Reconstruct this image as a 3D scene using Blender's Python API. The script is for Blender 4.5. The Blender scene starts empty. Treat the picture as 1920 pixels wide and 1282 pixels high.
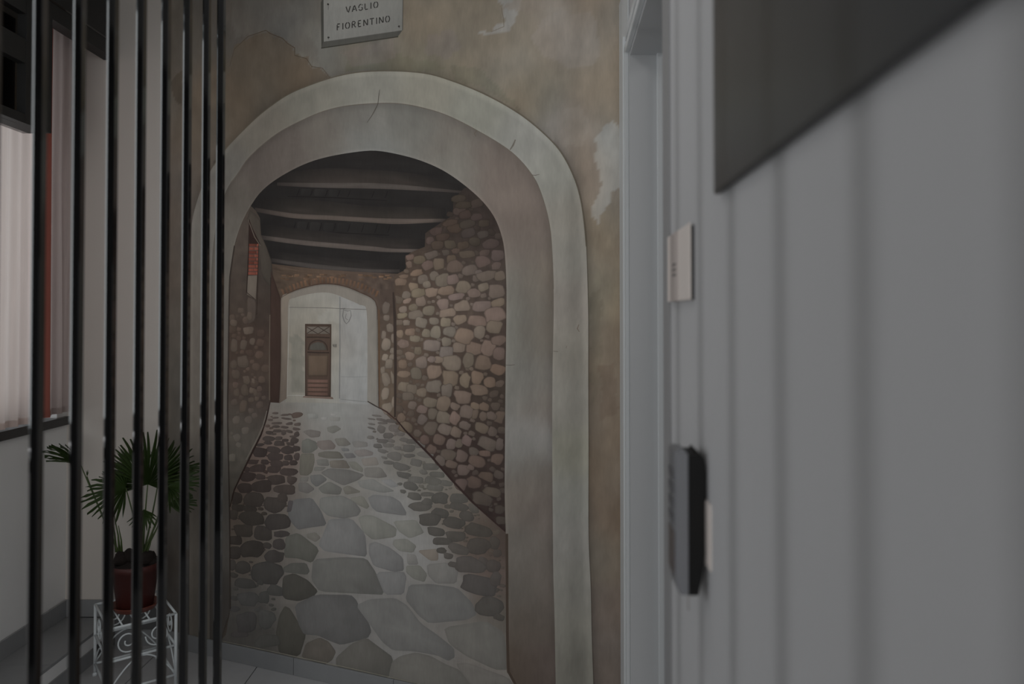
import bpy, math, random
from mathutils import Vector, noise as mnoise

random.seed(7)
S = bpy.context.scene
COL = S.collection
FPX, PITCH, HZ, EYE = 1500.0, math.radians(1.0), 587.0, 1.40
CYP = HZ - FPX * math.tan(PITCH)

# ------------------------------------------------------------------ camera
cam_d = bpy.data.cameras.new('camera')
cam = bpy.data.objects.new('camera', cam_d)
COL.objects.link(cam)
cam.location = (0, 0, EYE)
cam.rotation_euler = (math.radians(90) + PITCH, 0, 0)
cam_d.sensor_width = 36.0
cam_d.lens = FPX / 1920 * 36
cam_d.shift_y = -(641 - CYP) / 1920
cam_d.clip_start = 0.02
cam_d.dof.use_dof = True
cam_d.dof.focus_distance = 2.95
cam_d.dof.aperture_fstop = 2.3
S.camera = cam

# ------------------------------------------------------------------ world, light, exposure
W = bpy.data.worlds.new('daylight')
S.world = W
W.use_nodes = True
W.node_tree.nodes['Background'].inputs[0].default_value = (0.92, 0.96, 1.0, 1)
W.node_tree.nodes['Background'].inputs[1].default_value = 0.25


def area(name, loc, rot, sx, sy, power, color=(1, 1, 1)):
    l = bpy.data.lights.new(name, 'AREA')
    l.shape = 'RECTANGLE'
    l.size, l.size_y, l.energy, l.color = sx, sy, power, color
    o = bpy.data.objects.new(name, l)
    COL.objects.link(o)
    o.location, o.rotation_euler = loc, rot
    return o


R90 = math.radians(90)
# opening added behind the photographer, window in the left wall, slot added in the left wall, passage beyond the door
area('rear_fill_daylight', (-0.37, -1.96, 1.45), (R90, 0, 0), 0.85, 2.1, 20.5, (1.0, 0.99, 0.975))  # unseen fill, placed to light the mural and graze the right wall
area('left_window_daylight', (-2.35, 2.40, 1.76), (0, -R90, 0), 1.7, 2.0, 13, (0.97, 0.98, 1.0))
area('wall_slot_daylight', (-1.900, 1.305, 1.65), (0, -R90, 0), 1.3, 0.050, 5.4, (0.97, 0.98, 1.0))  # unseen slot, added so the bars throw stripes on the right wall
area('passage_daylight', (1.55, 1.7, 2.60), (0, 0, 0), 0.9, 1.2, 7, (1.0, 0.99, 0.98))
area('ceiling_fill_light', (-0.45, 1.60, 2.72), (0, 0, 0), 0.5, 0.9, 2.2, (1.0, 0.98, 0.955))  # added overhead fill, out of view
S.view_settings.view_transform = 'Standard'
S.view_settings.look = 'None'
S.view_settings.gamma = 1.0
S.view_settings.use_curve_mapping = False
S.view_settings.exposure = -0.06
KEXP = 0.30          # display-linear value that a white surface reaches in this light


# ------------------------------------------------------------------ helpers
def ray(px, py):
    x = (px - 960) / FPX
    z = (CYP - py) / FPX
    return Vector((x, math.cos(PITCH) - math.sin(PITCH) * z, math.sin(PITCH) + math.cos(PITCH) * z))


EYEV = Vector((0, 0, EYE))


def at_y(px, py, Y):
    d = ray(px, py)
    return EYEV + d * (Y / d.y)


def on_z(px, py, z):
    d = ray(px, py)
    return EYEV + d * ((z - EYE) / d.z)


def lin(c):
    c = c / 255.0
    return c / 12.92 if c <= 0.04045 else ((c + 0.055) / 1.055) ** 2.4


def alb(c, k=None):
    k = KEXP if k is None else k
    return tuple(min(0.92, max(0.0, lin(v) / k)) for v in c)


def mat(name, color, rough=0.6, metal=0.0, spec=0.5, noise_amt=0.0, noise_scale=8.0, bump=0.0, stretch=None):
    m = bpy.data.materials.new(name)
    m.use_nodes = True
    nt = m.node_tree
    b = nt.nodes['Principled BSDF']
    b.inputs['Base Color'].default_value = (*color, 1)
    b.inputs['Roughness'].default_value = rough
    b.inputs['Metallic'].default_value = metal
    b.inputs['Specular IOR Level'].default_value = spec
    if noise_amt or bump:
        tc = nt.nodes.new('ShaderNodeTexCoord')
        mp = nt.nodes.new('ShaderNodeMapping')
        mp.inputs['Scale'].default_value = stretch or (1, 1, 1)
        nz = nt.nodes.new('ShaderNodeTexNoise')
        nz.inputs['Scale'].default_value = noise_scale
        nz.inputs['Detail'].default_value = 5
        nt.links.new(tc.outputs['Object'], mp.inputs[0])
        nt.links.new(mp.outputs[0], nz.inputs['Vector'])
        if noise_amt:
            mx = nt.nodes.new('ShaderNodeMix')
            mx.data_type = 'RGBA'
            mx.inputs[6].default_value = (*[v * (1 - noise_amt) for v in color], 1)
            mx.inputs[7].default_value = (*[min(1, v * (1 + noise_amt)) for v in color], 1)
            nt.links.new(nz.outputs['Fac'], mx.inputs[0])
            nt.links.new(mx.outputs[2], b.inputs['Base Color'])
        if bump:
            bp = nt.nodes.new('ShaderNodeBump')
            bp.inputs['Strength'].default_value = bump
            bp.inputs['Distance'].default_value = 0.002
            nt.links.new(nz.outputs['Fac'], bp.inputs['Height'])
            nt.links.new(bp.outputs[0], b.inputs['Normal'])
    return m


def mesh_obj(name, verts, faces, material, parent=None, cols=None, smooth=False):
    me = bpy.data.meshes.new(name)
    me.from_pydata([tuple(v) for v in verts], [], faces)
    me.materials.append(material)
    if cols is not None:
        a = me.color_attributes.new('Col', 'FLOAT_COLOR', 'POINT')
        flat = []
        for c in cols:
            flat += [c[0], c[1], c[2], 1.0]
        a.data.foreach_set('color', flat)
    if smooth:
        me.polygons.foreach_set('use_smooth', [True] * len(me.polygons))
    me.update()
    o = bpy.data.objects.new(name, me)
    COL.objects.link(o)
    if parent:
        o.parent = parent
    return o


class MB:
    def __init__(s):
        s.v, s.f = [], []

    def box(s, x0, x1, y0, y1, z0, z1):
        n = len(s.v)
        s.v += [(x0, y0, z0), (x1, y0, z0), (x1, y1, z0), (x0, y1, z0), (x0, y0, z1), (x1, y0, z1), (x1, y1, z1), (x0, y1, z1)]
        s.f += [tuple(n + i for i in q) for q in ((0, 3, 2, 1), (4, 5, 6, 7), (0, 1, 5, 4), (1, 2, 6, 5), (2, 3, 7, 6), (3, 0, 4, 7))]
        return s

    def prism(s, pts, y0, y1):
        """outline in x-z pulled from y0 to y1"""
        n, k = len(s.v), len(pts)
        s.v += [(p[0], y0, p[1]) for p in pts] + [(p[0], y1, p[1]) for p in pts]
        s.f += [tuple(n + i for i in range(k)), tuple(n + k + i for i in reversed(range(k)))]
        s.f += [(n + i, n + k + i, n + k + (i + 1) % k, n + (i + 1) % k) for i in range(k)]
        return s

    def tube(s, pts, r, seg=10, r1=None, cap=True):
        pts = [Vector(p) for p in pts]
        m = len(pts)
        n0 = len(s.v)
        up = Vector((0, 0, 1))
        prev = None
        for i, p in enumerate(pts):
            t = (pts[min(i + 1, m - 1)] - pts[max(i - 1, 0)]).normalized()
            if prev is None:
                a = t.cross(up)
                if a.length < 1e-3:
                    a = t.cross(Vector((1, 0, 0)))
            else:
                a = prev - t * prev.dot(t)
            a.normalize()
            prev = a
            b = t.cross(a)
            rr = r if r1 is None else r + (r1 - r) * i / (m - 1)
            for k in range(seg):
                w = 2 * math.pi * k / seg
                s.v.append(tuple(p + a * (rr * math.cos(w)) + b * (rr * math.sin(w))))
        for i in range(m - 1):
            for k in range(seg):
                k2 = (k + 1) % seg
                s.f.append((n0 + i * seg + k, n0 + i * seg + k2, n0 + (i + 1) * seg + k2, n0 + (i + 1) * seg + k))
        if cap:
            s.f.append(tuple(n0 + k for k in reversed(range(seg))))
            s.f.append(tuple(n0 + (m - 1) * seg + k for k in range(seg)))
        return s

    def lathe(s, prof, seg=36, c=(0, 0, 0)):
        n0 = len(s.v)
        for r, z in prof:
            for k in range(seg):
                w = 2 * math.pi * k / seg
                s.v.append((c[0] + r * math.cos(w), c[1] + r * math.sin(w), c[2] + z))
        for i in range(len(prof) - 1):
            for k in range(seg):
                k2 = (k + 1) % seg
                s.f.append((n0 + i * seg + k, n0 + i * seg + k2, n0 + (i + 1) * seg + k2, n0 + (i + 1) * seg + k))
        return s

    def build(s, name, m, parent=None, smooth=False, bevel=0.0):
        o = mesh_obj(name, s.v, s.f, m, parent, None, smooth)
        if bevel:
            b = o.modifiers.new('bevel', 'BEVEL')
            b.width, b.segments, b.limit_method = bevel, 2, 'ANGLE'
        return o


def tag(o, label=None, cat=None, group=None, kind=None):
    for k, v in (('label', label), ('category', cat), ('group', group), ('kind', kind)):
        if v:
            o[k] = v
    return o


def thing(name, loc, label, cat, group=None, rz=0.0):
    o = bpy.data.objects.new(name, None)
    COL.objects.link(o)
    o.empty_display_size = 0.05
    o.location, o.rotation_euler = loc, (0, 0, rz)
    return tag(o, label, cat, group)


def struct(name, mb, m, label, bevel=0.0):
    return tag(mb.build(name, m, None, False, bevel), label, None, None, 'structure')


# ------------------------------------------------------------------ plain materials
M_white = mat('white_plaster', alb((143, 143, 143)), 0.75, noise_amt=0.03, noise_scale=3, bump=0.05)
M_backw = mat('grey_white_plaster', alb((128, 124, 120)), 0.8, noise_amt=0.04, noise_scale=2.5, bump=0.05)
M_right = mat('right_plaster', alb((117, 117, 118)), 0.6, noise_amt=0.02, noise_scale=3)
M_trim = mat('white_lacquer', alb((130, 132, 133)), 0.45)
M_jamb = mat('grey_lacquer', alb((116, 117, 118)), 0.5)
M_edge_shade = mat('shaded_edge_grey', alb((90, 90, 91)), 0.5)
M_ceil = mat('ceiling_paint', (0.6, 0.6, 0.59), 0.9)
M_tile = mat('grey_floor_tile', alb((108, 108, 109)), 0.35, noise_amt=0.06, noise_scale=20)
M_tileb = mat('grey_skirting_tile', alb((84, 85, 86)), 0.45, noise_amt=0.06, noise_scale=16)
M_grout = mat('grout', alb((58, 58, 58)), 0.9)
M_black = mat('black_lacquered_metal', (0.003, 0.003, 0.0035), 0.07, spec=0.8)
M_dark = mat('dark_grey_paint', (0.028, 0.028, 0.028), 0.6, noise_amt=0.05)
M_granite = mat('black_granite', (0.022, 0.022, 0.023), 0.25, noise_amt=0.4, noise_scale=150)
M_iron = mat('white_painted_iron', alb((132, 136, 138)), 0.45)
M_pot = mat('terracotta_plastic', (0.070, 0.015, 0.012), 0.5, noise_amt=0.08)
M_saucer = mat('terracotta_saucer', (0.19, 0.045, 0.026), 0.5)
M_soil = mat('dark_soil', (0.016, 0.010, 0.008), 0.95, noise_amt=0.5, noise_scale=90, bump=0.8)
M_leaf = mat('palm_green', (0.032, 0.058, 0.012), 0.5, noise_amt=0.3, noise_scale=14)
M_stalk = mat('palm_stalk', (0.075, 0.11, 0.035), 0.5, noise_amt=0.2)
M_glass = bpy.data.materials.new('window_glass')
M_glass.use_nodes = True
_n = M_glass.node_tree
_n.nodes.remove(_n.nodes['Principled BSDF'])
_t, _g, _m = _n.nodes.new('ShaderNodeBsdfTransparent'), _n.nodes.new('ShaderNodeBsdfGlossy'), _n.nodes.new('ShaderNodeMixShader')
_t.inputs[0].default_value = (0.93, 0.95, 0.95, 1)
_g.inputs['Roughness'].default_value = 0.02
_m.inputs[0].default_value = 0.06
_n.links.new(_t.outputs[0], _m.inputs[1])
_n.links.new(_g.outputs[0], _m.inputs[2])
_n.links.new(_m.outputs[0], _n.nodes['Material Output'].inputs[0])
M_panel = mat('dark_panel_face', (0.060, 0.064, 0.069), 0.30, spec=0.4)
M_panele = mat('dark_panel_edge', (0.035, 0.036, 0.038), 0.4)
M_beige = mat('beige_plastic', alb((140, 134, 130)), 0.5)
M_beige2 = mat('beige_plastic_band', alb((122, 115, 112)), 0.5)
M_mark = mat('grey_print', alb((82, 78, 77)), 0.6)
M_phone = mat('charcoal_plastic', alb((72, 73, 76)), 0.4, noise_amt=0.03)
M_phonek = mat('black_plastic', (0.010, 0.010, 0.010), 0.6, spec=0.2)
M_key = mat('key_rubber', alb((56, 56, 58)), 0.5)
M_phoneb = mat('smoky_screen', alb((52, 47, 47)), 0.3)


def curtain_mat(name, col, trans):
    m = bpy.data.materials.new(name)
    m.use_nodes = True
    nt = m.node_tree
    nt.nodes.remove(nt.nodes['Principled BSDF'])
    out = nt.nodes['Material Output']
    d = nt.nodes.new('ShaderNodeBsdfDiffuse')
    t = nt.nodes.new('ShaderNodeBsdfTranslucent')
    mx = nt.nodes.new('ShaderNodeMixShader')
    tc = nt.nodes.new('ShaderNodeTexCoord')
    wv = nt.nodes.new('ShaderNodeTexNoise')
    wv.inputs['Scale'].default_value = 60
    mp = nt.nodes.new('ShaderNodeMapping')
    mp.inputs['Scale'].default_value = (1, 1, 0.05)
    cr = nt.nodes.new('ShaderNodeMix')
    cr.data_type = 'RGBA'
    cr.inputs[6].default_value = (*[c * 0.9 for c in col], 1)
    cr.inputs[7].default_value = (*[min(1, c * 1.08) for c in col], 1)
    nt.links.new(tc.outputs['Object'], mp.inputs[0])
    nt.links.new(mp.outputs[0], wv.inputs['Vector'])
    nt.links.new(wv.outputs['Fac'], cr.inputs[0])
    nt.links.new(cr.outputs[2], d.inputs[0])
    nt.links.new(cr.outputs[2], t.inputs[0])
    mx.inputs[0].default_value = trans
    nt.links.new(d.outputs[0], mx.inputs[1])
    nt.links.new(t.outputs[0], mx.inputs[2])
    nt.links.new(mx.outputs[0], out.inputs[0])
    return m


M_curt = curtain_mat('sheer_pink_white', (0.78, 0.68, 0.64), 0.5)
M_curt2 = curtain_mat('dusty_pink_cloth', (0.55, 0.46, 0.44), 0.25)
M_curt3 = curtain_mat('rust_red_cloth', (0.50, 0.19, 0.15), 0.35)

# ------------------------------------------------------------------ setting
XL, YB, ZC = -1.890, 3.405, 2.75            # left wall, back wall, ceiling
CL = Vector((-1.468, 3.405, 0))             # corner back wall / mural wall
CR = Vector((0.356, 2.600, 0))              # corner mural wall / right wall
TH = math.atan2(CR.y - CL.y, CR.x - CL.x)
LM = (CR - CL).length
EU = Vector((math.cos(TH), math.sin(TH), 0))
NU = Vector((math.sin(TH), -math.cos(TH), 0))   # out of the wall into the room


def rwx(Y, off=0.0):
    return 0.22 - off + 0.052 * Y


RTH = math.atan(0.052)
YR = -2.0


def quadwall(pts, z0, z1, thick_dir, t=0.12):
    """wall from pts[0] to pts[1], thickness pushed along thick_dir"""
    a, b = Vector(pts[0]), Vector(pts[1])
    d = Vector(thick_dir).normalized() * t
    mb = MB()
    q = [a, b, b + d, a + d]
    mb.v = [(p.x, p.y, z0) for p in q] + [(p.x, p.y, z1) for p in q]
    mb.f = [(0, 3, 2, 1), (4, 5, 6, 7), (0, 1, 5, 4), (1, 2, 6, 5), (2, 3, 7, 6), (3, 0, 4, 7)]
    return mb


def join(*mbs):
    r = MB()
    for m in mbs:
        n = len(r.v)
        r.v += m.v
        r.f += [tuple(n + i for i in f) for f in m.f]
    return r


fl = struct('floor', MB().box(-2.1, 2.7, YR - 0.1, 3.7, -0.12, -0.004), M_grout, 'grey tiled floor in front of the painted wall')
ts = 0.452
tm = MB().box(-ts / 2 + 0.002, ts / 2 - 0.002, -ts / 2 + 0.002, ts / 2 - 0.002, -0.004, 0.0)
t0 = None
for i in range(-5, 2):
    for j in range(-2, 8):
        cx, cy = 0.12 + i * ts, 0.05 + j * ts
        if cx < -1.95 or cx > 0.6 or cy > 3.5:
            continue
        if t0 is None:
            t0 = tm.build('floor_tile', M_tile, fl)
            o = t0
        else:
            o = t0.copy()
            COL.objects.link(o)
            o.parent = fl
        o.location = (cx, cy, 0)
struct('ceiling', MB().box(-2.1, 2.7, YR - 0.1, 3.7, ZC, ZC + 0.1), M_ceil, 'plain white ceiling')
# left wall with window opening
WY0, WY1, WZ0, WZ1 = 1.42, 3.33, 0.985, 2.60
struct('wall_left_near', MB().box(XL - 0.2, XL, YR, 1.28, 0, ZC), M_dark, 'unseen near stretch of the left wall, darkened for the bars to mirror')  # out of view; dark coat added so the bars reflect black
struct('wall_left', join(MB().box(XL - 0.2, XL, 1.33, WY0, 0, ZC), MB().box(XL - 0.2, XL, 1.28, 1.33, 0, 0.98), MB().box(XL - 0.2, XL, 1.28, 1.33, 2.32, ZC),
                          MB().box(XL - 0.2, XL, WY1, YB + 0.15, 0, ZC),
                         MB().box(XL - 0.2, XL, WY0, WY1, 0, WZ0 - 0.055), MB().box(XL - 0.2, XL, WY0, WY1, WZ1, ZC)),
       M_white, 'white wall below the curtained window')
struct('wall_back', MB().box(XL - 0.2, CL.x + 0.02, YB, YB + 0.15, 0, ZC), M_backw, 'short grey white wall behind the potted palm')
struct('wall_angled', quadwall((CL, CR + EU * 0.3), 0, ZC, -NU, 0.15), M_backw, 'angled wall that carries the painted archway')
struct('wall_rear', join(MB().box(-2.1, -0.82, YR - 0.12, YR, 0, ZC), MB().box(0.08, 0.5, YR - 0.12, YR, 0, ZC),
                         MB().box(-0.82, 0.08, YR - 0.12, YR, 0, 0.36), MB().box(-0.82, 0.08, YR - 0.12, YR, 2.54, ZC)),
       M_white, 'white wall behind the viewer with an opening added for fill light')
# right wall with door opening
DY0, DY1 = 1.500, 2.295
DZ = at_y(1182, 98, 2.295).z
nr = (1, -0.052, 0)
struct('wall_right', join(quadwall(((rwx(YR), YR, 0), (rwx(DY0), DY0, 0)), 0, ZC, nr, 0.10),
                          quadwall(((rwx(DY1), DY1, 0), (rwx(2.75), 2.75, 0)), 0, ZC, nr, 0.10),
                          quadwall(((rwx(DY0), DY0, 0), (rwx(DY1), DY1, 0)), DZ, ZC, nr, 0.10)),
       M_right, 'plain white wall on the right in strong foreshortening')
# passage beyond the doorway
struct('wall_passage', join(MB().box(0.43, 2.6, 2.75, 2.85, 0, ZC), MB().box(2.5, 2.6, YR, 2.75, 0, ZC)), M_jamb, 'grey wall of the passage beyond the doorway')


def rbox(y0, y1, o0, o1, z0, z1):
    """box on the right wall: along y0..y1, standing o0..o1 out of the wall face into the room (negative = into the wall)"""
    mb = MB()
    q = [(rwx(y0, o0), y0), (rwx(y1, o0), y1), (rwx(y1, o1), y1), (rwx(y0, o1), y0)]
    mb.v = [(x, y, z0) for x, y in q] + [(x, y, z1) for x, y in q]
    mb.f = [(0, 1, 2, 3), (7, 6, 5, 4), (0, 4, 5, 1), (1, 5, 6, 2), (2, 6, 7, 3), (3, 7, 4, 0)]
    return mb


# door casing: flat boards with a raised outer bead, far jamb lining, near jamb lining
struct('trim_1', join(rbox(DY1 + 0.004, 2.59, 0.0, 0.006, 0, DZ + 0.25), rbox(2.335, 2.36, 0.004, 0.016, 0, DZ + 0.06),
                      rbox(DY1 - 0.002, DY1 + 0.016, 0.003, 0.014, 0, DZ + 0.02),
                      rbox(DY0 - 0.005, DY1 + 0.016, 0.0, 0.014, DZ - 0.001, DZ + 0.02),
                      rbox(DY0 - 0.05, DY1 + 0.08, 0.0, 0.010, DZ + 0.045, DZ + 0.07)), M_trim,
       'white lacquered casing around the doorway', 0.002)
struct('trim_2', join(rbox(DY1 - 0.012, DY1 + 0.002, -0.105, 0.003, 0, DZ),
                      rbox(DY0 - 0.002, DY1, -0.105, 0.0, DZ - 0.012, DZ + 0.002)), M_jamb, 'grey lining of the doorway reveal', 0.001)
struct('trim_6', rbox(DY0 - 0.004, DY0 + 0.085, -0.10, 0.003, 0, DZ), M_edge_shade, 'grey strip darkened as the shadowed near edge of the door casing', 0.001)  # shade on the near casing edge, given as a darker grey
struct('trim_3', rbox(DY1 - 0.030, DY1 - 0.008, -0.125, -0.076, 0, DZ - 0.005), M_trim, 'pale strip at the back edge of the doorway reveal', 0.001)

# skirting tiles ---------------------------------------------------------------
BH = 0.066
bs = tag(MB().box(0, LM, -0.004, 0.0, 0.0, BH - 0.001).build('baseboard_angled', M_grout), 'grey tile skirting along the painted wall', None, None, 'structure')
bs.location, bs.rotation_euler = CL, (0, 0, TH)
jt = at_y(554, 1245, 3.13)
ju = (jt - CL).dot(EU) / (1 + 0)
cuts = sorted(set([0.0, LM] + [ju + k * 0.452 for k in range(-4, 5) if 0.02 < ju + k * 0.452 < LM - 0.02]))
for a, b in zip(cuts[:-1], cuts[1:]):
    MB().box(a + 0.001, b - 0.001, -0.011, -0.003, 0.0, BH).build('skirting_tile', M_tileb, bs, bevel=0.0015)
PZ = 0.121          # platform along the left wall
PX = -1.677
pf = struct('trim_4', MB().box(XL, PX - 0.012, 0.0, YB, 0, PZ - 0.012), M_grout, 'core of the raised step along the left wall')
for k in range(8):
    y1 = YB - 0.02 - k * 0.452
    y0 = max(0.0, y1 - 0.450)
    if y1 > 0.05:
        MB().box(XL, PX, y0, y1, PZ - 0.012, PZ).build('step_tile', M_tileb, pf, bevel=0.001)
MB().box(PX - 0.012, PX - 0.002, 0.0, YB, 0.06, PZ - 0.012).build('riser', M_white, pf)
for k in range(8):
    y1 = YB - 0.16 - k * 0.452
    y0 = max(0.0, y1 - 0.450)
    if y1 > 0.05:
        MB().box(PX - 0.012, PX + 0.004, y0, y1, 0.0, 0.06).build('skirting_tile', M_tileb, pf, bevel=0.001)
bl = tag(MB().box(XL, XL + 0.004, 0.0, YB, PZ, PZ + 0.068).build('baseboard_left', M_grout), 'tile skirting on the step below the window', None, None, 'structure')
for k in range(8):
    y1 = YB - 0.13 - k * 0.452 + (0.13 if k == 0 else 0)
    y0 = max(0.0, YB - 0.13 - (k + 1) * 0.452 + 0.002) if k else YB - 0.128
    if k:
        y1 = YB - 0.13 - (k - 1) * 0.452
        y0 = max(0.0, y1 - 0.450)
    if y1 > 0.05:
        MB().box(XL + 0.002, XL + 0.011, y0, y1, PZ, PZ + 0.070).build('skirting_tile', M_tileb, bl, bevel=0.001)
bb = tag(MB().box(XL + 0.011, CL.x, YB - 0.004, YB, 0, PZ + 0.068).build('baseboard_back', M_grout), 'tile skirting below the short wall behind the palm', None, None, 'structure')
MB().box(XL + 0.011, PX, YB - 0.011, YB - 0.002, PZ, PZ + 0.070).build('skirting_tile', M_tileb, bb, bevel=0.001)
MB().box(PX + 0.004, CL.x + 0.004, YB - 0.011, YB - 0.002, 0, BH).build('skirting_tile', M_tileb, bb, bevel=0.001)

# window, sill -------------------------------------------------------------------
w1 = tag(join(MB().box(XL - 0.14, XL - 0.08, WY0, WY0 + 0.06, WZ0, WZ1), MB().box(XL - 0.14, XL - 0.08, WY1 - 0.06, WY1, WZ0, WZ1),
              MB().box(XL - 0.14, XL - 0.08, WY0 + 0.06, WY1 - 0.06, WZ0, WZ0 + 0.06), MB().box(XL - 0.14, XL - 0.08, WY0 + 0.06, WY1 - 0.06, WZ1 - 0.06, WZ1),
              MB().box(XL - 0.14, XL - 0.08, 2.66, 2.72, WZ0 + 0.06, WZ1 - 0.06)).build('window_1', M_trim), 'window frame behind the pink curtains', None, None, 'structure')
for a, b in ((WY0 + 0.06, 2.66), (2.72, WY1 - 0.06)):
    MB().box(XL - 0.112, XL - 0.108, a, b, WZ0 + 0.06, WZ1 - 0.06).build('pane', M_glass, w1)
struct('trim_5', MB().box(XL - 0.08, XL + 0.019, 0.18, YB - 0.01, WZ0 - 0.055, WZ0 - 0.02), M_granite, 'black granite sill below the curtains', 0.002)

# ------------------------------------------------------------------ curtains
def curtain(name, y0, y1, x, z0, z1, folds, amp, m, label, wob=0.0, loc_seed=1):
    o = thing(name, (x, (y0 + y1) / 2, z0), label, 'curtain')
    rnd = random.Random(loc_seed)
    n, h = 90, 14
    ph = [rnd.uniform(0, 6.28) for _ in range(4)]
    mb = MB()
    for j in range(h + 1):
        t = j / h
        for i in range(n + 1):
            s = i / n
            a = amp * (0.65 + 0.35 * (1 - t))
            xx = a * math.sin(2 * math.pi * folds * s + ph[0] + wob * math.sin(3 * t + ph[1])) + 0.3 * a * math.sin(2 * math.pi * folds * 2.3 * s + ph[2])
            mb.v.append((xx, (s - 0.5) * (y1 - y0) + 0.012 * wob * (1 - t) * math.sin(5 * s + ph[3]), t * (z1 - z0)))
    for j in range(h):
        for i in range(n):
            a = j * (n + 1) + i
            mb.f.append((a, a + 1, a + n + 2, a + n + 1))
    mb.build('cloth', m, o, True)
    # hem
    hem = MB()
    for i in range(n + 1):
        p = mb.v[i]
        hem.v += [(p[0] + 0.0015, p[1], 0.0), (p[0] + 0.0015, p[1], 0.025)]
    hem.f = [(2 * i, 2 * i + 2, 2 * i + 3, 2 * i + 1) for i in range(n)]
    hem.build('hem', m, o, True)
    return o


curtain('curtain', 2.78, 3.105, XL + 0.015, WZ0 - 0.012, 2.60, 4.2, 0.012, M_curt, 'pale pink sheer curtain glowing at the left edge above the black sill', 0.5, 3)
curtain('curtain', 3.125, 3.375, XL + 0.040, WZ0 + 0.006, 2.62, 3.2, 0.010, M_curt2, 'dusty pink curtain hanging in the corner beside the white wall', 0.9, 5)
curtain('curtain', 3.09, 3.175, XL + 0.058, WZ0 + 0.004, 2.60, 1.2, 0.008, M_curt3, 'narrow rust red drape between the two pink curtains', 0.4, 8)

# ------------------------------------------------------------------ dark fascia and hanging frame above
t = thing('fascia_board', (-1.717, 2.6, 2.481), 'dark grey fascia board hanging from the ceiling along the step', 'fascia')
MB().box(-0.027, 0.027, -1.9, YB - 2.6 - 0.005, 0.0, ZC - 2.481).build('board', M_dark, t)
MB().box(0.0271, 0.029, -1.9, YB - 2.6 - 0.005, 0.06, 0.068).build('groove_strip', M_black, t)
zf = 2.03
t = thing('hanging_frame', (-1.615, 2.45, zf), 'dark grey box frame with black openings hanging at the top left corner', 'frame')
mb = MB()
yA, yB2 = -0.06, 0.345
mb.box(-0.03, 0.0, yB2 - 0.15, yB2, 0.0, 0.405)
mb.build('stile', M_dark, t)
MB().box(-0.03, 0.0, yA, yA + 0.06, 0.0, 0.405).build('stile', M_dark, t)
for z0, z1 in ((0.0, 0.03), (0.20, 0.28), (0.365, 0.405)):
    MB().box(-0.028, -0.001, yA + 0.06, yB2 - 0.15, z0, z1).build('rail', M_dark, t)
MB().box(-0.10, -0.08, yA, yB2, 0.0, 0.405).build('back_panel', M_black, t)
MB().box(-0.08, -0.03, yA, yB2, 0.0, 0.012).build('bottom_board', M_dark, t)

# ------------------------------------------------------------------ black bar partition
t = thing('bar_partition', (-0.742, 1.65, 0), 'black floor to ceiling partition of slim vertical metal bars', 'partition')
MB().box(-0.02, 0.02, -1.15, 0.42, 0.0, 0.03).build('bottom_rail', M_black, t, bevel=0.003)
MB().box(-0.02, 0.02, -1.15, 0.42, ZC - 0.03, ZC).build('top_rail', M_black, t, bevel=0.003)
def bar_mesh(w, ch, z0, z1):
    """square tube with one broad chamfer on the corner towards the window and the viewer"""
    h = w / 2
    e = 0.0012
    pts = [(-h, -h + ch), (-h + ch, -h), (h - e, -h), (h, -h + e), (h, h - e), (h - e, h), (-h + e, h), (-h, h - e)]
    n = len(pts)
    mb = MB()
    mb.v = [(x, y, z0) for x, y in pts] + [(x, y, z1) for x, y in pts]
    mb.f = [tuple(reversed(range(n))), tuple(range(n, 2 * n))] + [(i, (i + 1) % n, n + (i + 1) % n, n + i) for i in range(n)]
    return mb


bar0 = None
for k in range(-5, 7):
    y = 1.25 * (1 + 0.0909 * k) - 1.65
    if bar0 is None:
        bar0 = bar_mesh(0.0168, 0.0048, 0.03, ZC - 0.03).build('bar', M_black, t)
        o = bar0
    else:
        o = bar0.copy()
        COL.objects.link(o)
        o.parent = t
    o.location = (0.0, y, 0)
bar_mesh(0.0180, 0.0042, 0.03, ZC - 0.03).build('end_post', M_black, t).location = (-0.006, 2.045 - 1.65, 0)

# ------------------------------------------------------------------ the mural
PAINT = bpy.data.materials.new('mural_paint')
PAINT.use_nodes = True
nt = PAINT.node_tree
pb = nt.nodes['Principled BSDF']
pb.inputs['Roughness'].default_value = 0.8
pb.inputs['Specular IOR Level'].default_value = 0.2
at = nt.nodes.new('ShaderNodeAttribute')
at.attribute_name = 'Col'
tc = nt.nodes.new('ShaderNodeTexCoord')
nz = []
for sc, st in ((26, (1, 1, 0.35)), (140, (1, 1, 0.25)), (7, (1, 1, 1))):
    mp = nt.nodes.new('ShaderNodeMapping')
    mp.inputs['Scale'].default_value = st
    n = nt.nodes.new('ShaderNodeTexNoise')
    n.inputs['Scale'].default_value = sc
    n.inputs['Detail'].default_value = 4
    nt.links.new(tc.outputs['Object'], mp.inputs[0])
    nt.links.new(mp.outputs[0], n.inputs['Vector'])
    nz.append(n)


def mth(op, a, b):
    m = nt.nodes.new('ShaderNodeMath')
    m.operation = op
    for i, x in enumerate((a, b)):
        if isinstance(x, (int, float)):
            m.inputs[i].default_value = x
        else:
            nt.links.new(x, m.inputs[i])
    return m.outputs[0]


acc = mth('ADD', mth('MULTIPLY', nz[0].outputs['Fac'], 0.26), mth('MULTIPLY', nz[1].outputs['Fac'], 0.18))
acc = mth('ADD', acc, mth('MULTIPLY', nz[2].outputs['Fac'], 0.24))
acc = mth('ADD', acc, 0.66)
vm = nt.nodes.new('ShaderNodeVectorMath')
vm.operation = 'SCALE'
nt.links.new(at.outputs['Color'], vm.inputs[0])
nt.links.new(acc, vm.inputs['Scale'])
nt.links.new(vm.outputs[0], pb.inputs['Base Color'])


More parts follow.
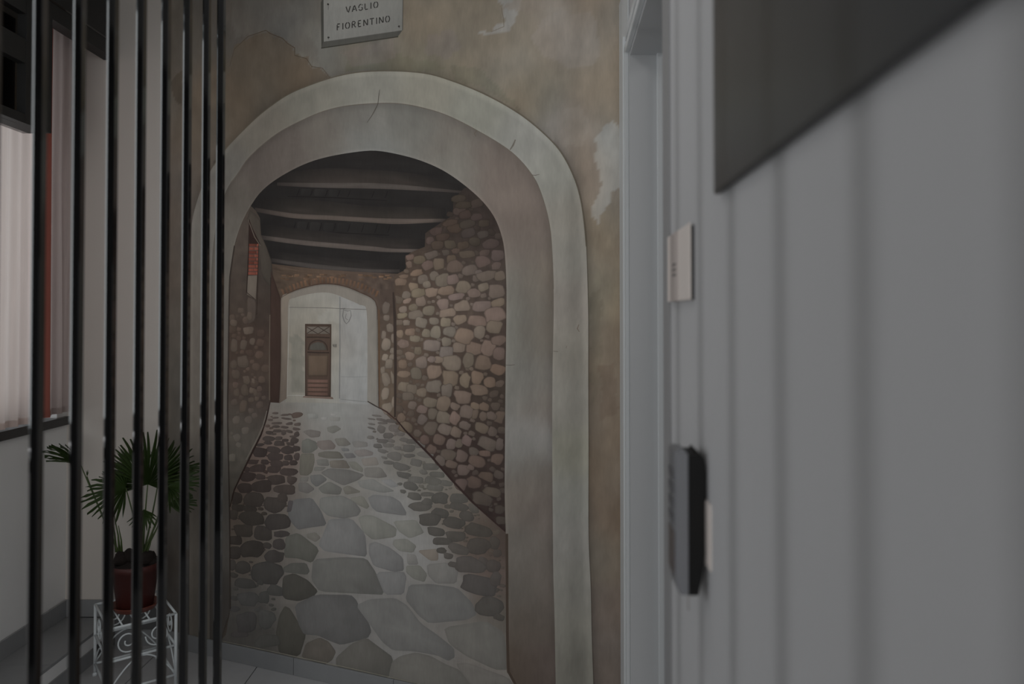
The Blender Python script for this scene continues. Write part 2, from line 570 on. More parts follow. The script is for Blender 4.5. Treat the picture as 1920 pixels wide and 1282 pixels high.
def uz(px, py):
    """point of the photograph -> (u along the wall, height) on the mural wall"""
    d = ray(px, py)
    n = NU
    tt = (CL - EYEV).dot(n) / d.dot(n)
    p = EYEV + d * tt
    return (p - CL).dot(EU), p.z


def pxof(u, z):
    p = CL + EU * u
    v = Vector((p.x, p.y, z - EYE))
    Yc = v.y * math.cos(PITCH) + v.z * math.sin(PITCH)
    Zc = -v.y * math.sin(PITCH) + v.z * math.cos(PITCH)
    return 960 + FPX * v.x / Yc, CYP - FPX * Zc / Yc


def jit(px, py, amp=10.0, sc=0.02, seed=0.0):
    return (px + amp * mnoise.noise((px * sc, py * sc, seed)) + 0.5 * amp * mnoise.noise((px * sc * 3.1, py * sc * 3.1, seed + 5)),
            py + amp * mnoise.noise((px * sc, py * sc, seed + 9)) + 0.5 * amp * mnoise.noise((px * sc * 3.1, py * sc * 3.1, seed + 14)))


def inside(poly, x, y):
    c = False
    j = len(poly) - 1
    for i in range(len(poly)):
        xi, yi = poly[i]
        xj, yj = poly[j]
        if (yi > y) != (yj > y) and x < (xj - xi) * (y - yi) / (yj - yi) + xi:
            c = not c
        j = i
    return c


def field(ctrl):
    """smooth colour field from control points (x, y, (r, g, b))"""
    def f(x, y):
        sw = r = g = b = 0.0
        for cx, cy, c in ctrl:
            d2 = ((x - cx) ** 2 + (y - cy) ** 2) / 3600.0
            w = 1.0 / (d2 * d2 + 0.15)
            sw += w
            r += w * c[0]
            g += w * c[1]
            b += w * c[2]
        return r / sw, g / sw, b / sw
    return f


def mix(a, b, t):
    t = max(0.0, min(1.0, t))
    return tuple(x + (y - x) * t for x, y in zip(a, b))


def sca(c, k):
    return tuple(v * k for v in c)


def cr(pts, sub=6):
    """Catmull-Rom through pts"""
    out = []
    n = len(pts)
    for i in range(n - 1):
        p0, p1, p2, p3 = pts[max(i - 1, 0)], pts[i], pts[i + 1], pts[min(i + 2, n - 1)]
        for s in range(sub):
            q = s / sub
            out.append(tuple(0.5 * (2 * p1[k] + (p2[k] - p0[k]) * q + (2 * p0[k] - 5 * p1[k] + 4 * p2[k] - p3[k]) * q * q +
                                    (3 * p1[k] - p0[k] - 3 * p2[k] + p3[k]) * q ** 3) for k in (0, 1)))
    out.append(tuple(pts[-1]))
    return out


def resample(pts, n):
    L = [0.0]
    for a, b in zip(pts[:-1], pts[1:]):
        L.append(L[-1] + math.hypot(b[0] - a[0], b[1] - a[1]))
    out, j = [], 0
    for i in range(n):
        s = L[-1] * i / (n - 1)
        while j < len(L) - 2 and L[j + 1] < s:
            j += 1
        q = 0 if L[j + 1] == L[j] else (s - L[j]) / (L[j + 1] - L[j])
        out.append((pts[j][0] + (pts[j + 1][0] - pts[j][0]) * q, pts[j][1] + (pts[j + 1][1] - pts[j][1]) * q))
    return out


def loc(px, py, off):
    u, z = uz(px, py)
    return (min(max(u, 0.001), LM - 0.001), -off, max(z, 0.03))


# --- plaster ground of the painting
PL = field([(320, 100, (86, 80, 72)), (330, 400, (82, 74, 66)), (330, 800, (74, 70, 64)), (330, 1100, (62, 58, 54)), (450, 20, (86, 81, 75)),
            (520, 20, (90, 86, 80)), (440, 180, (90, 80, 68)), (600, 110, (99, 97, 91)), (660, 115, (98, 92, 82)), (700, 105, (98, 92, 82)),
            (800, 40, (106, 97, 84)), (860, 100, (106, 97, 84)), (900, 40, (104, 95, 82)), (820, 120, (98, 92, 78)), (980, 100, (110, 102, 90)),
            (1060, 60, (116, 108, 99)), (1000, 170, (103, 95, 82)), (1140, 40, (110, 100, 88)), (1140, 140, (108, 99, 87)),
            (1080, 240, (112, 104, 96)), (1100, 300, (104, 95, 86)), (1140, 200, (108, 98, 85)), (1140, 470, (106, 96, 82)),
            (1130, 560, (104, 95, 80)), (1140, 650, (100, 88, 74)), (1140, 760, (98, 86, 73)), (1140, 860, (94, 82, 69)), (1140, 960, (90, 78, 66)),
            (1140, 1050, (92, 82, 70)), (1140, 1140, (86, 77, 70)), (1140, 1260, (80, 72, 66)), (700, 600, (60, 55, 50))])
PATCH = [([(425, 150), (432, 118), (442, 85), (470, 66), (500, 57), (507, 63), (530, 72), (540, 82), (553, 90), (553, 104), (575, 110), (585, 125), (605, 128), (618, 146), (560, 176), (480, 230), (424, 290)], (90, 79, 66), 0.85, 5),
         ([(912, -60), (940, 12), (944, 34), (922, 58), (890, 62), (905, 66), (948, 60), (966, 42), (980, 6), (985, -60)], (117, 114, 109), 0.95, 6),
         ([(1010, 40), (1050, 20), (1110, 25), (1125, 80), (1120, 120), (1060, 125), (1015, 100), (1000, 70)], (117, 110, 103), 0.6, 9),
         ([(1132, 235), (1150, 225), (1175, 250), (1175, 350), (1150, 360), (1118, 420), (1106, 400), (1128, 345), (1118, 300), (1116, 260)], (120, 117, 111), 0.9, 6),
         ([(1060, 205), (1090, 195), (1105, 240), (1095, 275), (1060, 275)], (114, 107, 99), 0.6, 8),
         ([(850, 150), (900, 160), (985, 215), (1010, 240), (960, 190), (900, 130), (850, 120)], (88, 86, 72), 0.45, 9),
         ([(650, 108), (720, 96), (790, 112), (840, 125), (800, 135), (700, 132), (650, 136)], (92, 89, 72), 0.5, 8),
         ([(800, 70), (850, 55), (870, 90), (830, 110), (795, 100)], (104, 95, 90), 0.5, 10),
         ([(1105, 560), (1125, 540), (1128, 700), (1110, 760)], (90, 82, 68), 0.45, 8),
         ([(1120, 690), (1150, 680), (1160, 760), (1130, 800)], (88, 74, 62), 0.5, 10),
         ([(320, 150), (345, 130), (345, 200), (325, 190)], (70, 62, 52), 0.7, 5),
         ([(640, 95), (735, 75), (745, 110), (660, 125)], (104, 94, 86), 0.6, 6),
         ([(425, -60), (500, -60), (560, 30), (600, 100), (596, 120), (560, 95), (520, 60), (440, 70)], (94, 90, 84), 0.7, 8),
         ([(940, 15), (1010, -30), (1090, -20), (1100, 5), (1040, 15), (1000, 28)], (112, 102, 92), 0.6, 6)]

OUT = [(356, 1420), (356, 1000), (357, 700), (358, 520), (359, 450), (363, 405), (380, 350), (402, 310), (424.6, 278.5), (458.5, 243), (493.6, 210.6), (540, 178), (587, 158), (634, 143),
       (681, 135), (739, 133.4), (798, 138), (842, 150), (905, 175), (967, 209), (1014, 245), (1051, 284), (1076, 331), (1089, 374), (1096, 422), (1099.5, 462),
       (1102, 530), (1103.5, 605), (1103.5, 700), (1104, 850), (1104, 1003), (1108, 1098), (1110, 1192), (1113, 1282), (1116, 1420)]
MID = [(394, 1420), (394, 1000), (395, 700), (396, 560), (398, 500), (402, 450), (411, 400), (424, 360), (433, 343.6), (447.4, 325), (464, 300), (493.6, 271.5), (528.7, 245.8), (575.5, 222),
       (610.6, 208), (650, 199), (704, 194.3), (751, 194.7), (798, 203.6), (842, 218), (895.4, 245), (958, 284), (998, 327.6), (1017, 368), (1031, 422), (1036, 480),
       (1038.5, 542), (1038.5, 605), (1036.5, 700), (1036, 830), (1037.3, 1000), (1038, 1074), (1040, 1145), (1042.5, 1282), (1045, 1420)]
INN = [(390, 1290), (421.5, 1175.6), (432.5, 1141), (432, 1076), (431, 951), (427.5, 780), (428.6, 696.5), (430.7, 543.7), (433.4, 507), (440.4, 460.5), (452, 423), (468.5, 390), (492, 357.6), (527, 331),
       (573.7, 307), (620.5, 293), (681, 283.5), (716, 283.7), (762, 293), (797, 304), (832, 320), (867, 343.6), (902, 374), (925.6, 404), (939.7, 437), (946.7, 472),
       (950, 530), (950, 600), (948.7, 700), (947.5, 830), (947, 930), (949.5, 1027), (950.6, 1180), (951, 1258), (965, 1279), (1040, 1420)]


def dist_poly(x, y, pl):
    best = 1e9
    for a, b in zip(pl[:-1], pl[1:]):
        dx, dy = b[0] - a[0], b[1] - a[1]
        q = max(0, min(1, ((x - a[0]) * dx + (y - a[1]) * dy) / (dx * dx + dy * dy + 1e-9)))
        d = (x - a[0] - q * dx) ** 2 + (y - a[1] - q * dy) ** 2
        best = min(best, d)
    return math.sqrt(best)


OUTS = resample(cr(OUT, 4), 60)


def plaster(x, y):
    c = PL(x, max(y, -60))
    for poly, pc, a, amp in PATCH:
        jx, jy = jit(x, y, amp, 0.035, pc[0])
        if inside(poly, jx, jy):
            c = mix(c, pc, a)
    k = 1 + 0.07 * mnoise.noise((x * 0.012, y * 0.008, 3.3)) + 0.06 * mnoise.noise((x * 0.05, y * 0.03, 7.7)) + 0.03 * mnoise.noise((x * 0.15, y * 0.06, 8.7))
    w = 0.035 * mnoise.noise((x * 0.015, y * 0.01, 12.0))
    g = sum(c) / 3
    c = mix(c, (g, g, g), 0.18)
    c = (c[0] * (k + w), c[1] * k, c[2] * (k - w))
    d = dist_poly(x, y, OUTS)
    sh = 0.18 if x > 1040 else 0.11
    return sca(c, 1 - sh * math.exp(-(d / 11.0) ** 2))


NU_, NZ_ = 210, 330
vs, cs, fs = [], [], []
Z0m, Z1m = 0.02, ZC - 0.005
for j in range(NZ_ + 1):
    z = Z0m + (Z1m - Z0m) * j / NZ_
    for i in range(NU_ + 1):
        u = 0.002 + (LM - 0.004) * i / NU_
        x, y = pxof(u, z)
        vs.append((u, -0.0006, z))
        if 400 < x < 1030 and 300 < y:
            cs.append(alb((60, 55, 50)))
        else:
            cs.append(alb(plaster(x, y)))
for j in range(NZ_):
    for i in range(NU_):
        a = j * (NU_ + 1) + i
        fs.append((a, a + 1, a + NU_ + 2, a + NU_ + 1))
MURAL = mesh_obj('mural', vs, fs, PAINT, None, cs)
MURAL.location, MURAL.rotation_euler = CL, (0, 0, TH)
tag(MURAL, 'wall painting of an arched stone passage with a cobbled lane and a distant door', 'mural')


def ring(name, A, B, off, colf, n=200, m=10, parent=None):
    a, b = resample(cr(A, 5), n), resample(cr(B, 5), n)
    vs, cs, fs = [], [], []
    for i in range(n):
        for k in range(m + 1):
            q = k / m
            x, y = a[i][0] + (b[i][0] - a[i][0]) * q, a[i][1] + (b[i][1] - a[i][1]) * q
            vs.append(loc(x, y, off))
            cs.append(alb(colf(x, y, q, i / (n - 1))))
    for i in range(n - 1):
        for k in range(m):
            p = i * (m + 1) + k
            fs.append((p, p + m + 1, p + m + 2, p + 1))
    return mesh_obj(name, vs, fs, PAINT, parent or MURAL, cs)


BAND = field([(420, 330, (94, 91, 86)), (370, 700, (88, 83, 77)), (370, 1000, (74, 70, 65)), (500, 240, (104, 99, 91)), (580, 190, (108, 105, 97)), (700, 165, (113, 111, 104)), (800, 170, (114, 111, 102)), (900, 210, (114, 113, 105)),
              (980, 255, (116, 115, 110)), (1040, 340, (114, 113, 107)), (1060, 400, (112, 108, 101)), (1068, 480, (109, 106, 100)), (1068, 570, (110, 105, 99)), (1070, 650, (108, 104, 97)),
              (1070, 760, (106, 103, 97)), (1070, 850, (103, 101, 92)), (1070, 930, (104, 103, 98)), (1070, 1010, (103, 101, 97)), (1072, 1100, (99, 97, 92)), (1075, 1180, (94, 92, 86)), (1078, 1270, (88, 86, 80))])


def band_col(x, y, q, s):
    c = BAND(x, y)
    k = 1 + 0.06 * mnoise.noise((x * 0.03, y * 0.015, 1.0)) + 0.04 * mnoise.noise((x * 0.09, y * 0.05, 2.0))
    if q < 0.12:
        k *= 1.06
    if q > 0.9:
        k *= 1.05
    return sca(c, k)


REV = field([(410, 420, (90, 86, 80)), (412, 700, (82, 78, 73)), (412, 1000, (72, 69, 65)), (412, 1150, (58, 55, 52)), (440, 370, (84, 79, 73)), (480, 310, (86, 79, 74)), (540, 265, (88, 81, 76)), (600, 240, (93, 88, 82)), (680, 225, (98, 95, 90)), (760, 235, (98, 96, 91)),
             (700, 270, (104, 104, 101)), (860, 260, (96, 91, 85)), (860, 310, (102, 99, 93)), (920, 310, (98, 89, 83)), (960, 370, (96, 87, 81)), (985, 420, (93, 84, 78)), (970, 470, (98, 90, 84)), (970, 530, (98, 95, 89)), (1020, 520, (92, 84, 76)),
             (965, 620, (100, 98, 92)), (1022, 620, (86, 80, 73)), (965, 720, (99, 97, 92)), (1010, 740, (98, 95, 90)), (1030, 770, (90, 82, 76)), (980, 820, (104, 102, 99)), (1020, 830, (103, 102, 100)), (965, 860, (100, 98, 94)), (1010, 880, (86, 80, 74)),
             (970, 930, (88, 82, 76)), (1020, 960, (86, 79, 74)), (980, 1030, (86, 82, 77)), (1020, 1060, (82, 76, 71)), (980, 1100, (80, 76, 71)), (1020, 1130, (76, 70, 65)), (985, 1180, (74, 68, 62)), (1010, 1240, (72, 64, 60)), (970, 1250, (64, 56, 49)), (1010, 1350, (66, 58, 54))])


def rev_col(x, y, q, s):
    jx, jy = jit(x, y, 14, 0.03, 4.0)
    c = REV(jx, jy)
    k = 1 + 0.07 * mnoise.noise((x * 0.03, y * 0.012, 21.0)) + 0.025 * mnoise.noise((x * 0.1, y * 0.05, 22.0))
    k *= 1 - 0.10 * math.exp(-(q / 0.10) ** 2)      # painted shade under the band
    if q > 0.93:
        k *= 1.08
    return sca(c, k)


# --- flat painted pieces
NP = 0


def piece(name, pts, col, off, parent=None, edge=0.9, hi=1.0, smooth=1, hidir=(-0.2, -0.25), shade=None, grow=1.0):
    """filled outline with an edge ring, a body ring and a centre"""
    global NP
    NP += 1
    off += (NP % 40) * 2.5e-6
    pts = [tuple(p) for p in pts]
    for _ in range(smooth):
        q = []
        for i in range(len(pts)):
            a, b = pts[i], pts[(i + 1) % len(pts)]
            q += [(a[0] * 0.87 + b[0] * 0.13, a[1] * 0.87 + b[1] * 0.13), (a[0] * 0.13 + b[0] * 0.87, a[1] * 0.13 + b[1] * 0.87)]
        pts = q
    n = len(pts)
    cx = sum(p[0] for p in pts) / n
    cy = sum(p[1] for p in pts) / n
    ext = max(max(abs(p[0] - cx) for p in pts), max(abs(p[1] - cy) for p in pts), 1)
    vs, cs, fs = [], [], []
    for ringi, (sc, kk) in enumerate(((grow, edge), (0.84 * grow, 1.0), (0.45, (1 + hi) / 2))):
        for p in pts:
            x, y = cx + (p[0] - cx) * sc, cy + (p[1] - cy) * sc
            vs.append(loc(x, y, off))
            g = 1 + 0.05 * (hidir[0] * (x - cx) / ext + hidir[1] * (y - cy) / ext) * 4
            k = kk * g * (1 + 0.06 * mnoise.noise((x * 0.06, y * 0.06, 40.0)))
            c = col if shade is None else shade(x, y)
            cs.append(alb(sca(c, k)))
    vs.append(loc(cx, cy, off))
    cs.append(alb(sca(col if shade is None else shade(cx, cy), hi)))
    for r in range(2):
        for i in range(n):
            j = (i + 1) % n
            fs.append((r * n + i, r * n + j, (r + 1) * n + j, (r + 1) * n + i))
    for i in range(n):
        fs.append((2 * n + i, 2 * n + (i + 1) % n, 3 * n))
    return mesh_obj(name, vs, fs, PAINT, parent or MURAL, cs)


def blob(cx, cy, rx, ry, rnd, n=13, pw=0.72, ang=None):
    pw = pw * rnd.uniform(0.85, 1.15)
    a0 = rnd.uniform(-0.25, 0.25) if ang is None else ang
    sd = rnd.uniform(0, 100)
    out = []
    for i in range(n):
        w = 2 * math.pi * i / n
        c, s = math.cos(w), math.sin(w)
        x = math.copysign(abs(c) ** pw, c) * rx
        y = math.copysign(abs(s) ** pw, s) * ry
        k = 1 + 0.32 * mnoise.noise((c * 1.2 + sd, s * 1.2, sd)) + 0.10 * mnoise.noise((c * 3 + sd, s * 3, sd + 7))
        x, y = x * k, y * k
        out.append((cx + x * math.cos(a0) - y * math.sin(a0), cy + x * math.sin(a0) + y * math.cos(a0)))
    return out


def area_piece(name, pts, colf, off, parent=None, step=7.0):
    """large painted area: grid clipped to an outline by sweeping between its left and right edges row by row"""
    y0, y1 = min(p[1] for p in pts), max(p[1] for p in pts)
    n = max(4, int((y1 - y0) / step))
    rows = []
    for i in range(n + 1):
        y = y0 + (y1 - y0) * min(max(i / n, 1e-4), 1 - 1e-4)
        xs = []
        for a, b in zip(pts, pts[1:] + pts[:1]):
            if (a[1] > y) != (b[1] > y):
                xs.append(a[0] + (b[0] - a[0]) * (y - a[1]) / (b[1] - a[1]))
        if len(xs) >= 2:
            rows.append((y, min(xs), max(xs)))
    w = max(r[2] - r[1] for r in rows)
    m = max(3, int(w / step))
    vs, cs, fs = [], [], []
    for y, a, b in rows:
        for k in range(m + 1):
            x = a + (b - a) * k / m
            vs.append(loc(x, y, off))
            cs.append(alb(colf(x, y)))
    for i in range(len(rows) - 1):
        for k in range(m):
            p = i * (m + 1) + k
            fs.append((p, p + m + 1, p + m + 2, p + 1))
    return mesh_obj(name, vs, fs, PAINT, parent or MURAL, cs)


def stroke(name, pts, w, col, off, parent=None, taper=True, mb=None, jitw=0.0):
    n = len(pts)
    vs, cs, fs = [], [], []
    for i, p in enumerate(pts):
        a, b = pts[max(i - 1, 0)], pts[min(i + 1, n - 1)]
        dx, dy = b[0] - a[0], b[1] - a[1]
        L = math.hypot(dx, dy) or 1
        ww = w * (0.35 + 0.65 * math.sin(math.pi * (i + 0.5) / n)) if taper else w
        nx, ny = -dy / L * ww / 2, dx / L * ww / 2
        vs += [loc(p[0] + nx, p[1] + ny, off), loc(p[0] - nx, p[1] - ny, off)]
        cs += [alb(col)] * 2
    fs = [(2 * i, 2 * i + 1, 2 * i + 3, 2 * i + 2) for i in range(n - 1)]
    if mb is not None:
        n0 = len(mb[0])
        mb[0].extend(vs)
        mb[1].extend(cs)
        mb[2].extend([tuple(n0 + i for i in f) for f in fs])
        return
    return mesh_obj(name, vs, fs, PAINT, parent or MURAL, cs)


def strokes(name, lst, off, parent=None, taper=True, split=False):
    if split:
        for pts, w, col in lst:
            stroke(name, pts, w, col, off, parent, taper)
        return
    mb = ([], [], [])
    for pts, w, col in lst:
        stroke('', pts, w, col, off, None, taper, mb)
    return mesh_obj(name, mb[0], mb[2], PAINT, parent or MURAL, mb[1])


# passage interior -------------------------------------------------------------
def dark_col(x, y):
    k = 1 + 0.12 * mnoise.noise((x * 0.02, y * 0.09, 31.0))
    return sca((33, 31, 30), k)


area_piece('painted_ceiling', [(428, 560), (432, 500), (452, 415), (492, 350), (560, 300), (640, 278), (760, 278), (860, 325), (930, 400), (950, 480), (950, 560)], dark_col, 0.0010)


def strip(name, top, bot, colf, off, n=60, m=4):
    a, b = resample(cr(top, 5), n), resample(cr(bot, 5), n)
    vs, cs, fs = [], [], []
    for i in range(n):
        for k in range(m + 1):
            q = k / m
            x, y = a[i][0] + (b[i][0] - a[i][0]) * q, a[i][1] + (b[i][1] - a[i][1]) * q
            vs.append(loc(x, y, off))
            cs.append(alb(colf(x, y, q, i / (n - 1))))
    for i in range(n - 1):
        for k in range(m):
            p = i * (m + 1) + k
            fs.append((p, p + m + 1, p + m + 2, p + 1))
    return mesh_obj(name, vs, fs, PAINT, MURAL, cs)


def beam(front_top, strip_top, strip_bot, cf, cs_, ends):
    e0, e1 = ends

    def fcol(x, y, q, s):
        k = 1 + 0.14 * mnoise.noise((x * 0.012, y * 0.25, 50.0))
        return mix((31, 29, 28), sca(cf, k * 0.86), min(1, (0.35 + 0.75 * q) * min(1, s / e0, (1 - s) / e1)))

    def scol(x, y, q, s):
        k = 1 + 0.10 * mnoise.noise((x * 0.02, y * 0.2, 60.0)) + 0.10 * math.sin(math.pi * q)
        return mix((40, 36, 34), sca(cs_, k * 0.84), min(1, 0.25 + min(s / e0, (1 - s) / e1)))
    b = strip('painted_beam', front_top, strip_top, fcol, 0.0012)
    s2 = strip('beam_edge', strip_top, strip_bot, scol, 0.0013)
    s2.parent = b
    return b


beam([(500, 330), (600, 316), (690, 318), (780, 326), (868, 348)], [(520, 342), (600, 343), (690, 343), (760, 347), (868, 358)], [(520, 348), (600, 352), (690, 353.5), (760, 356), (868, 362)], (58, 52, 48), (74, 68, 64), (0.25, 0.35))
beam([(474, 372), (560, 372), (690, 386), (760, 388), (836, 390)], [(478, 389), (550, 400), (620, 404), (690, 408), (750, 410), (836, 410)], [(480, 397), (550, 409), (620, 412.5), (690, 417), (750, 420), (834, 416)], (54, 49, 45), (84, 75, 69), (0.22, 0.10))
beam([(490, 420), (574, 430), (690, 443), (740, 446), (800, 448)], [(490, 441), (574, 451), (690, 461), (738, 466), (798, 467)], [(491, 449), (574, 460), (690, 470), (738, 473), (796, 473)], (52, 47, 44), (84, 76, 71), (0.12, 0.12))
beam([(505, 470), (597, 480), (690, 488), (750, 490)], [(509, 484), (597, 495.5), (690, 504), (750, 505)], [(510, 491), (597, 504.5), (690, 511), (750, 511)], (48, 44, 42), (66, 61, 58), (0.12, 0.2))
lines = []
for xs, ya, yb in (((560, 585, 613, 636, 655, 700, 725), 352, 371), ((553, 577, 602, 628, 655, 681, 706, 730), 414, 436)):
    for i, x in enumerate(xs):
        d = (x - 600) * 0.028
        lines.append(([(x + 2, ya + d + 3), (x, (ya + yb) / 2 + d), (x - 3, yb + d - 3)], 1.6, (24, 22, 22)))
    lines.append(([(xs[0] - 20, yb - 3), (xs[3], yb), (xs[-1], yb + 5)], 1.8, (25, 23, 22)))
strokes('ceiling_joint', lines, 0.0011)
rt = random.Random(3)
for xs, ya, yb in (((562, 587, 615, 638), 354, 369), ((555, 579, 604, 630, 657), 416, 434)):
    for a, b in zip(xs[:-1], xs[1:]):
        d = (a - 600) * 0.028
        piece('painted_ceiling_tile', [(a + 3, ya + d), (b - 2, ya + d + 1), (b - 4, yb + d), (a + 1, yb + d - 1)], sca((37, 35, 34), rt.uniform(0.92, 1.08)), 0.00105, smooth=1)

# back wall of the passage (brick arch)
BW = field([(520, 520, (72, 58, 48)), (545, 540, (82, 66, 52)), (600, 525, (84, 66, 53)), (680, 525, (78, 62, 52)), (720, 545, (76, 62, 54)), (715, 620, (84, 72, 60)), (735, 520, (70, 58, 50)), (525, 600, (60, 48, 42)), (520, 730, (56, 44, 38)), (720, 750, (76, 64, 56))])


def bw_col(x, y):
    c = BW(x, y)
    return sca(mix(c, (sum(c) / 3,) * 3, 0.22), 0.96 + 0.20 * mnoise.noise((x * 0.10, y * 0.12, 70.0)))


bwall = area_piece('painted_end_wall', [(505, 494), (600, 505), (690, 511), (765, 511), (765, 790), (505, 790)], bw_col, 0.0014, step=5)
rb = random.Random(11)
for i in range(26):
    s = i / 25
    x = 533 + s * 172
    y = 534 - 1.5 + 24 * (2 * s - 0.97) ** 2 - 6
    dx = (2 * s - 1) * 4
    c = sca(mix((92, 70, 55), (74, 58, 48), rb.random()), rb.uniform(0.92, 1.1))
    piece('painted_brick', [(x - 2.2 + dx, y - 7), (x + 2.2 + dx, y - 7), (x + 2, y + 4), (x - 2, y + 4)], c, 0.0016, bwall, smooth=0)
for i in range(34):
    x, y = rb.uniform(518, 735), rb.uniform(514, 524)
    piece('painted_brick', [(x - 5, y - 1.6), (x + 4, y - 1.4), (x + 4, y + 1.7), (x - 4.5, y + 1.6)], sca((88, 70, 56), rb.uniform(0.8, 1.15)), 0.0015, bwall, smooth=0)
# jamb of the inner arch
JO = [(524, 756), (527, 690), (527.5, 620), (527.5, 559), (545, 549), (564.6, 541.5), (604, 533), (641, 536), (673.8, 548), (704, 565.5), (708, 600), (709, 690), (710, 764)]
JI = [(538, 747), (539, 690), (540, 620), (541.7, 565.5), (552, 559), (564.6, 554.6), (597, 548.5), (623.5, 550), (652, 561), (676, 572), (688, 584), (689.5, 690), (689, 754)]


def jamb_col(x, y, q, s):
    c = mix((104, 96, 88), (111, 107, 101), s)
    if x < 545:
        c = mix((112, 103, 93), (90, 81, 73), (y - 570) / 180)
    return sca(c, 1 - 0.16 * math.exp(-(q / 0.12) ** 2) + 0.03 * mnoise.noise((x * 0.1, y * 0.06, 80)))


FAR = field([(550, 570, (120, 117, 112)), (610, 560, (128, 127, 125)), (600, 590, (118, 113, 106)), (550, 650, (116, 111, 104)), (600, 640, (120, 116, 110)), (628, 660, (121, 117, 111)), (632, 730, (126, 124, 121)), (665, 620, (128, 127, 125)), (665, 700, (128, 128, 126)), (665, 730, (118, 118, 117)), (555, 735, (116, 113, 108))])


def far_col(x, y):
    c = FAR(x, y)
    jx, jy = jit(x, y, 5, 0.06, 2.0)
    if inside([(545, 632), (558, 626), (570, 640), (572, 735), (548, 735)], jx, jy):
        c = mix(c, (103, 101, 96), 0.8)
    if inside([(595, 590), (612, 580), (640, 575), (640, 606), (595, 606)], jx, jy):
        c = mix(c, (128, 126, 122), 0.8)
    c = (c[0] + 1, c[1], c[2] - 3) if x < 637 else c
    return sca(c, 0.99 + 0.05 * mnoise.noise((x * 0.06, y * 0.06, 90)))


farw = area_piece('painted_far_wall', [(536, 754), (538, 560), (565, 548), (600, 544), (650, 552), (692, 575), (692, 758)], far_col, 0.0017, step=4)
ring('painted_inner_arch', JO, JI, 0.0019, jamb_col, 90, 5)
strokes('arch_outline', [(cr([(x, y - 1) for x, y in JO[3:11]], 3), 1.6, (60, 47, 40)), ([(711, 580), (712, 680), (713, 764)], 3.5, (78, 60, 46)), ([(543, 572), (541, 660), (539, 744)], 0.8, (140, 137, 132)), ([(539, 741), (560, 741), (573, 742)], 1.0, (136, 134, 130))], 0.0020)
strokes('painted_pipe', [([(638, 556), (638, 650), (637, 747)], 1.6, (96, 95, 94))], 0.0019, farw, False)
strokes('painted_cable', [([(542, 576), (580, 576.5), (612, 577), (650, 579), (689, 580)], 1.2, (92, 88, 83))], 0.0019, farw, False)
strokes('painted_lamp', [([(645, 578), (643, 592), (646, 602), (650, 607)], 1.6, (90, 88, 86)), ([(658, 582), (659, 592), (655, 602), (650, 607)], 1.5, (92, 90, 88)), ([(645, 581), (652, 583), (658, 582)], 1.4, (92, 90, 88)),
                          ([(650, 588), (648, 596), (653, 600)], 1.6, (100, 98, 96)), ([(638, 579), (648, 578)], 1.6, (84, 82, 80))], 0.0019, farw)
strokes('wall_seam', [([(639, 706), (665, 706.5), (689, 706)], 1.0, (108, 108, 107)), ([(639, 748), (665, 751), (689, 753)], 1.6, (104, 104, 102))], 0.0018, farw)
door = piece('painted_door', [(572.5, 607), (622, 607.5), (621, 744), (572.5, 742)], (66, 54, 47), 0.0020, None, 0.8, 1.0, 0)
piece('lattice_panel', [(576, 612), (619, 612.5), (619, 626), (576, 625.5)], (88, 81, 74), 0.0022, door, 0.95, 1.0, 0)
strokes('lattice_bar', [([(576, 613), (597, 626)], 1.3, (52, 43, 38)), ([(576, 625), (597, 612)], 1.3, (52, 43, 38)), ([(597, 612), (619, 626)], 1.3, (52, 43, 38)), ([(597, 626), (619, 612)], 1.3, (52, 43, 38))], 0.0024, door, False)
piece('fanlight', [(581, 656), (582, 648), (588, 643), (597, 641), (606, 643), (611, 649), (613, 656)], (68, 65, 60), 0.0022, door, 0.9, 1.0, 1)
strokes('fanlight_arch', [(cr([(579, 656), (582, 645), (590, 639), (598, 638), (607, 641), (613, 648), (615, 657)], 3), 2.2, (50, 42, 37)), ([(577, 660), (597, 661), (618, 661)], 2.4, (46, 38, 34)), ([(576, 632), (597, 632), (619, 633)], 2.2, (48, 40, 35))], 0.0024, door, False)
piece('door_panel', [(578, 665), (616, 665), (615, 705), (578, 705)], (78, 66, 56), 0.0022, door, 0.75, 1.05, 0)
for k, y in enumerate((711, 719, 727, 735)):
    piece('door_plank', [(577, y), (616, y + 0.6), (616, y + 6.4), (577, y + 5.8)], sca((90, 70, 62), 1 - 0.03 * k), 0.0022, door, 0.85, 1.05, 0)
piece('door_step', [(570, 742), (624, 744), (626, 748), (568, 745)], (98, 84, 76), 0.0021, door, 0.9, 1.0, 0)
strokes('house_number', [([(625, 645), (625, 648.6), (628, 648.6)], 1.0, (60, 57, 54)), ([(627.3, 645), (627.3, 651)], 1.0, (60, 57, 54)), ([(629.5, 645), (631.5, 646), (629.5, 648), (631.8, 650), (629.6, 651), (629.4, 649.5), (631, 647.5), (629.3, 646.2)], 0.9, (60, 57, 54))], 0.0021, farw, False)

# left wall of the passage
LWP = [(425, 570), (430, 510), (436, 460), (450, 415), (468, 384), (478, 392), (488, 408), (490, 440), (500, 462), (510, 490), (512, 520), (508, 560), (507, 752), (497, 795), (480, 835), (455, 890), (440, 922), (430, 955), (424, 955)]
LW = field([(445, 470, (70, 62, 56)), (445, 560, (64, 56, 50)), (495, 500, (56, 50, 46)), (495, 580, (56, 48, 43)), (445, 640, (62, 52, 45)), (480, 650, (58, 46, 41)), (500, 680, (72, 62, 54)), (450, 720, (66, 56, 50)), (490, 740, (54, 45, 41)),
            (440, 790, (72, 66, 60)), (480, 780, (62, 55, 50)), (450, 830, (74, 70, 64)), (480, 820, (78, 73, 68)), (440, 890, (68, 64, 58)), (465, 850, (76, 72, 66))])


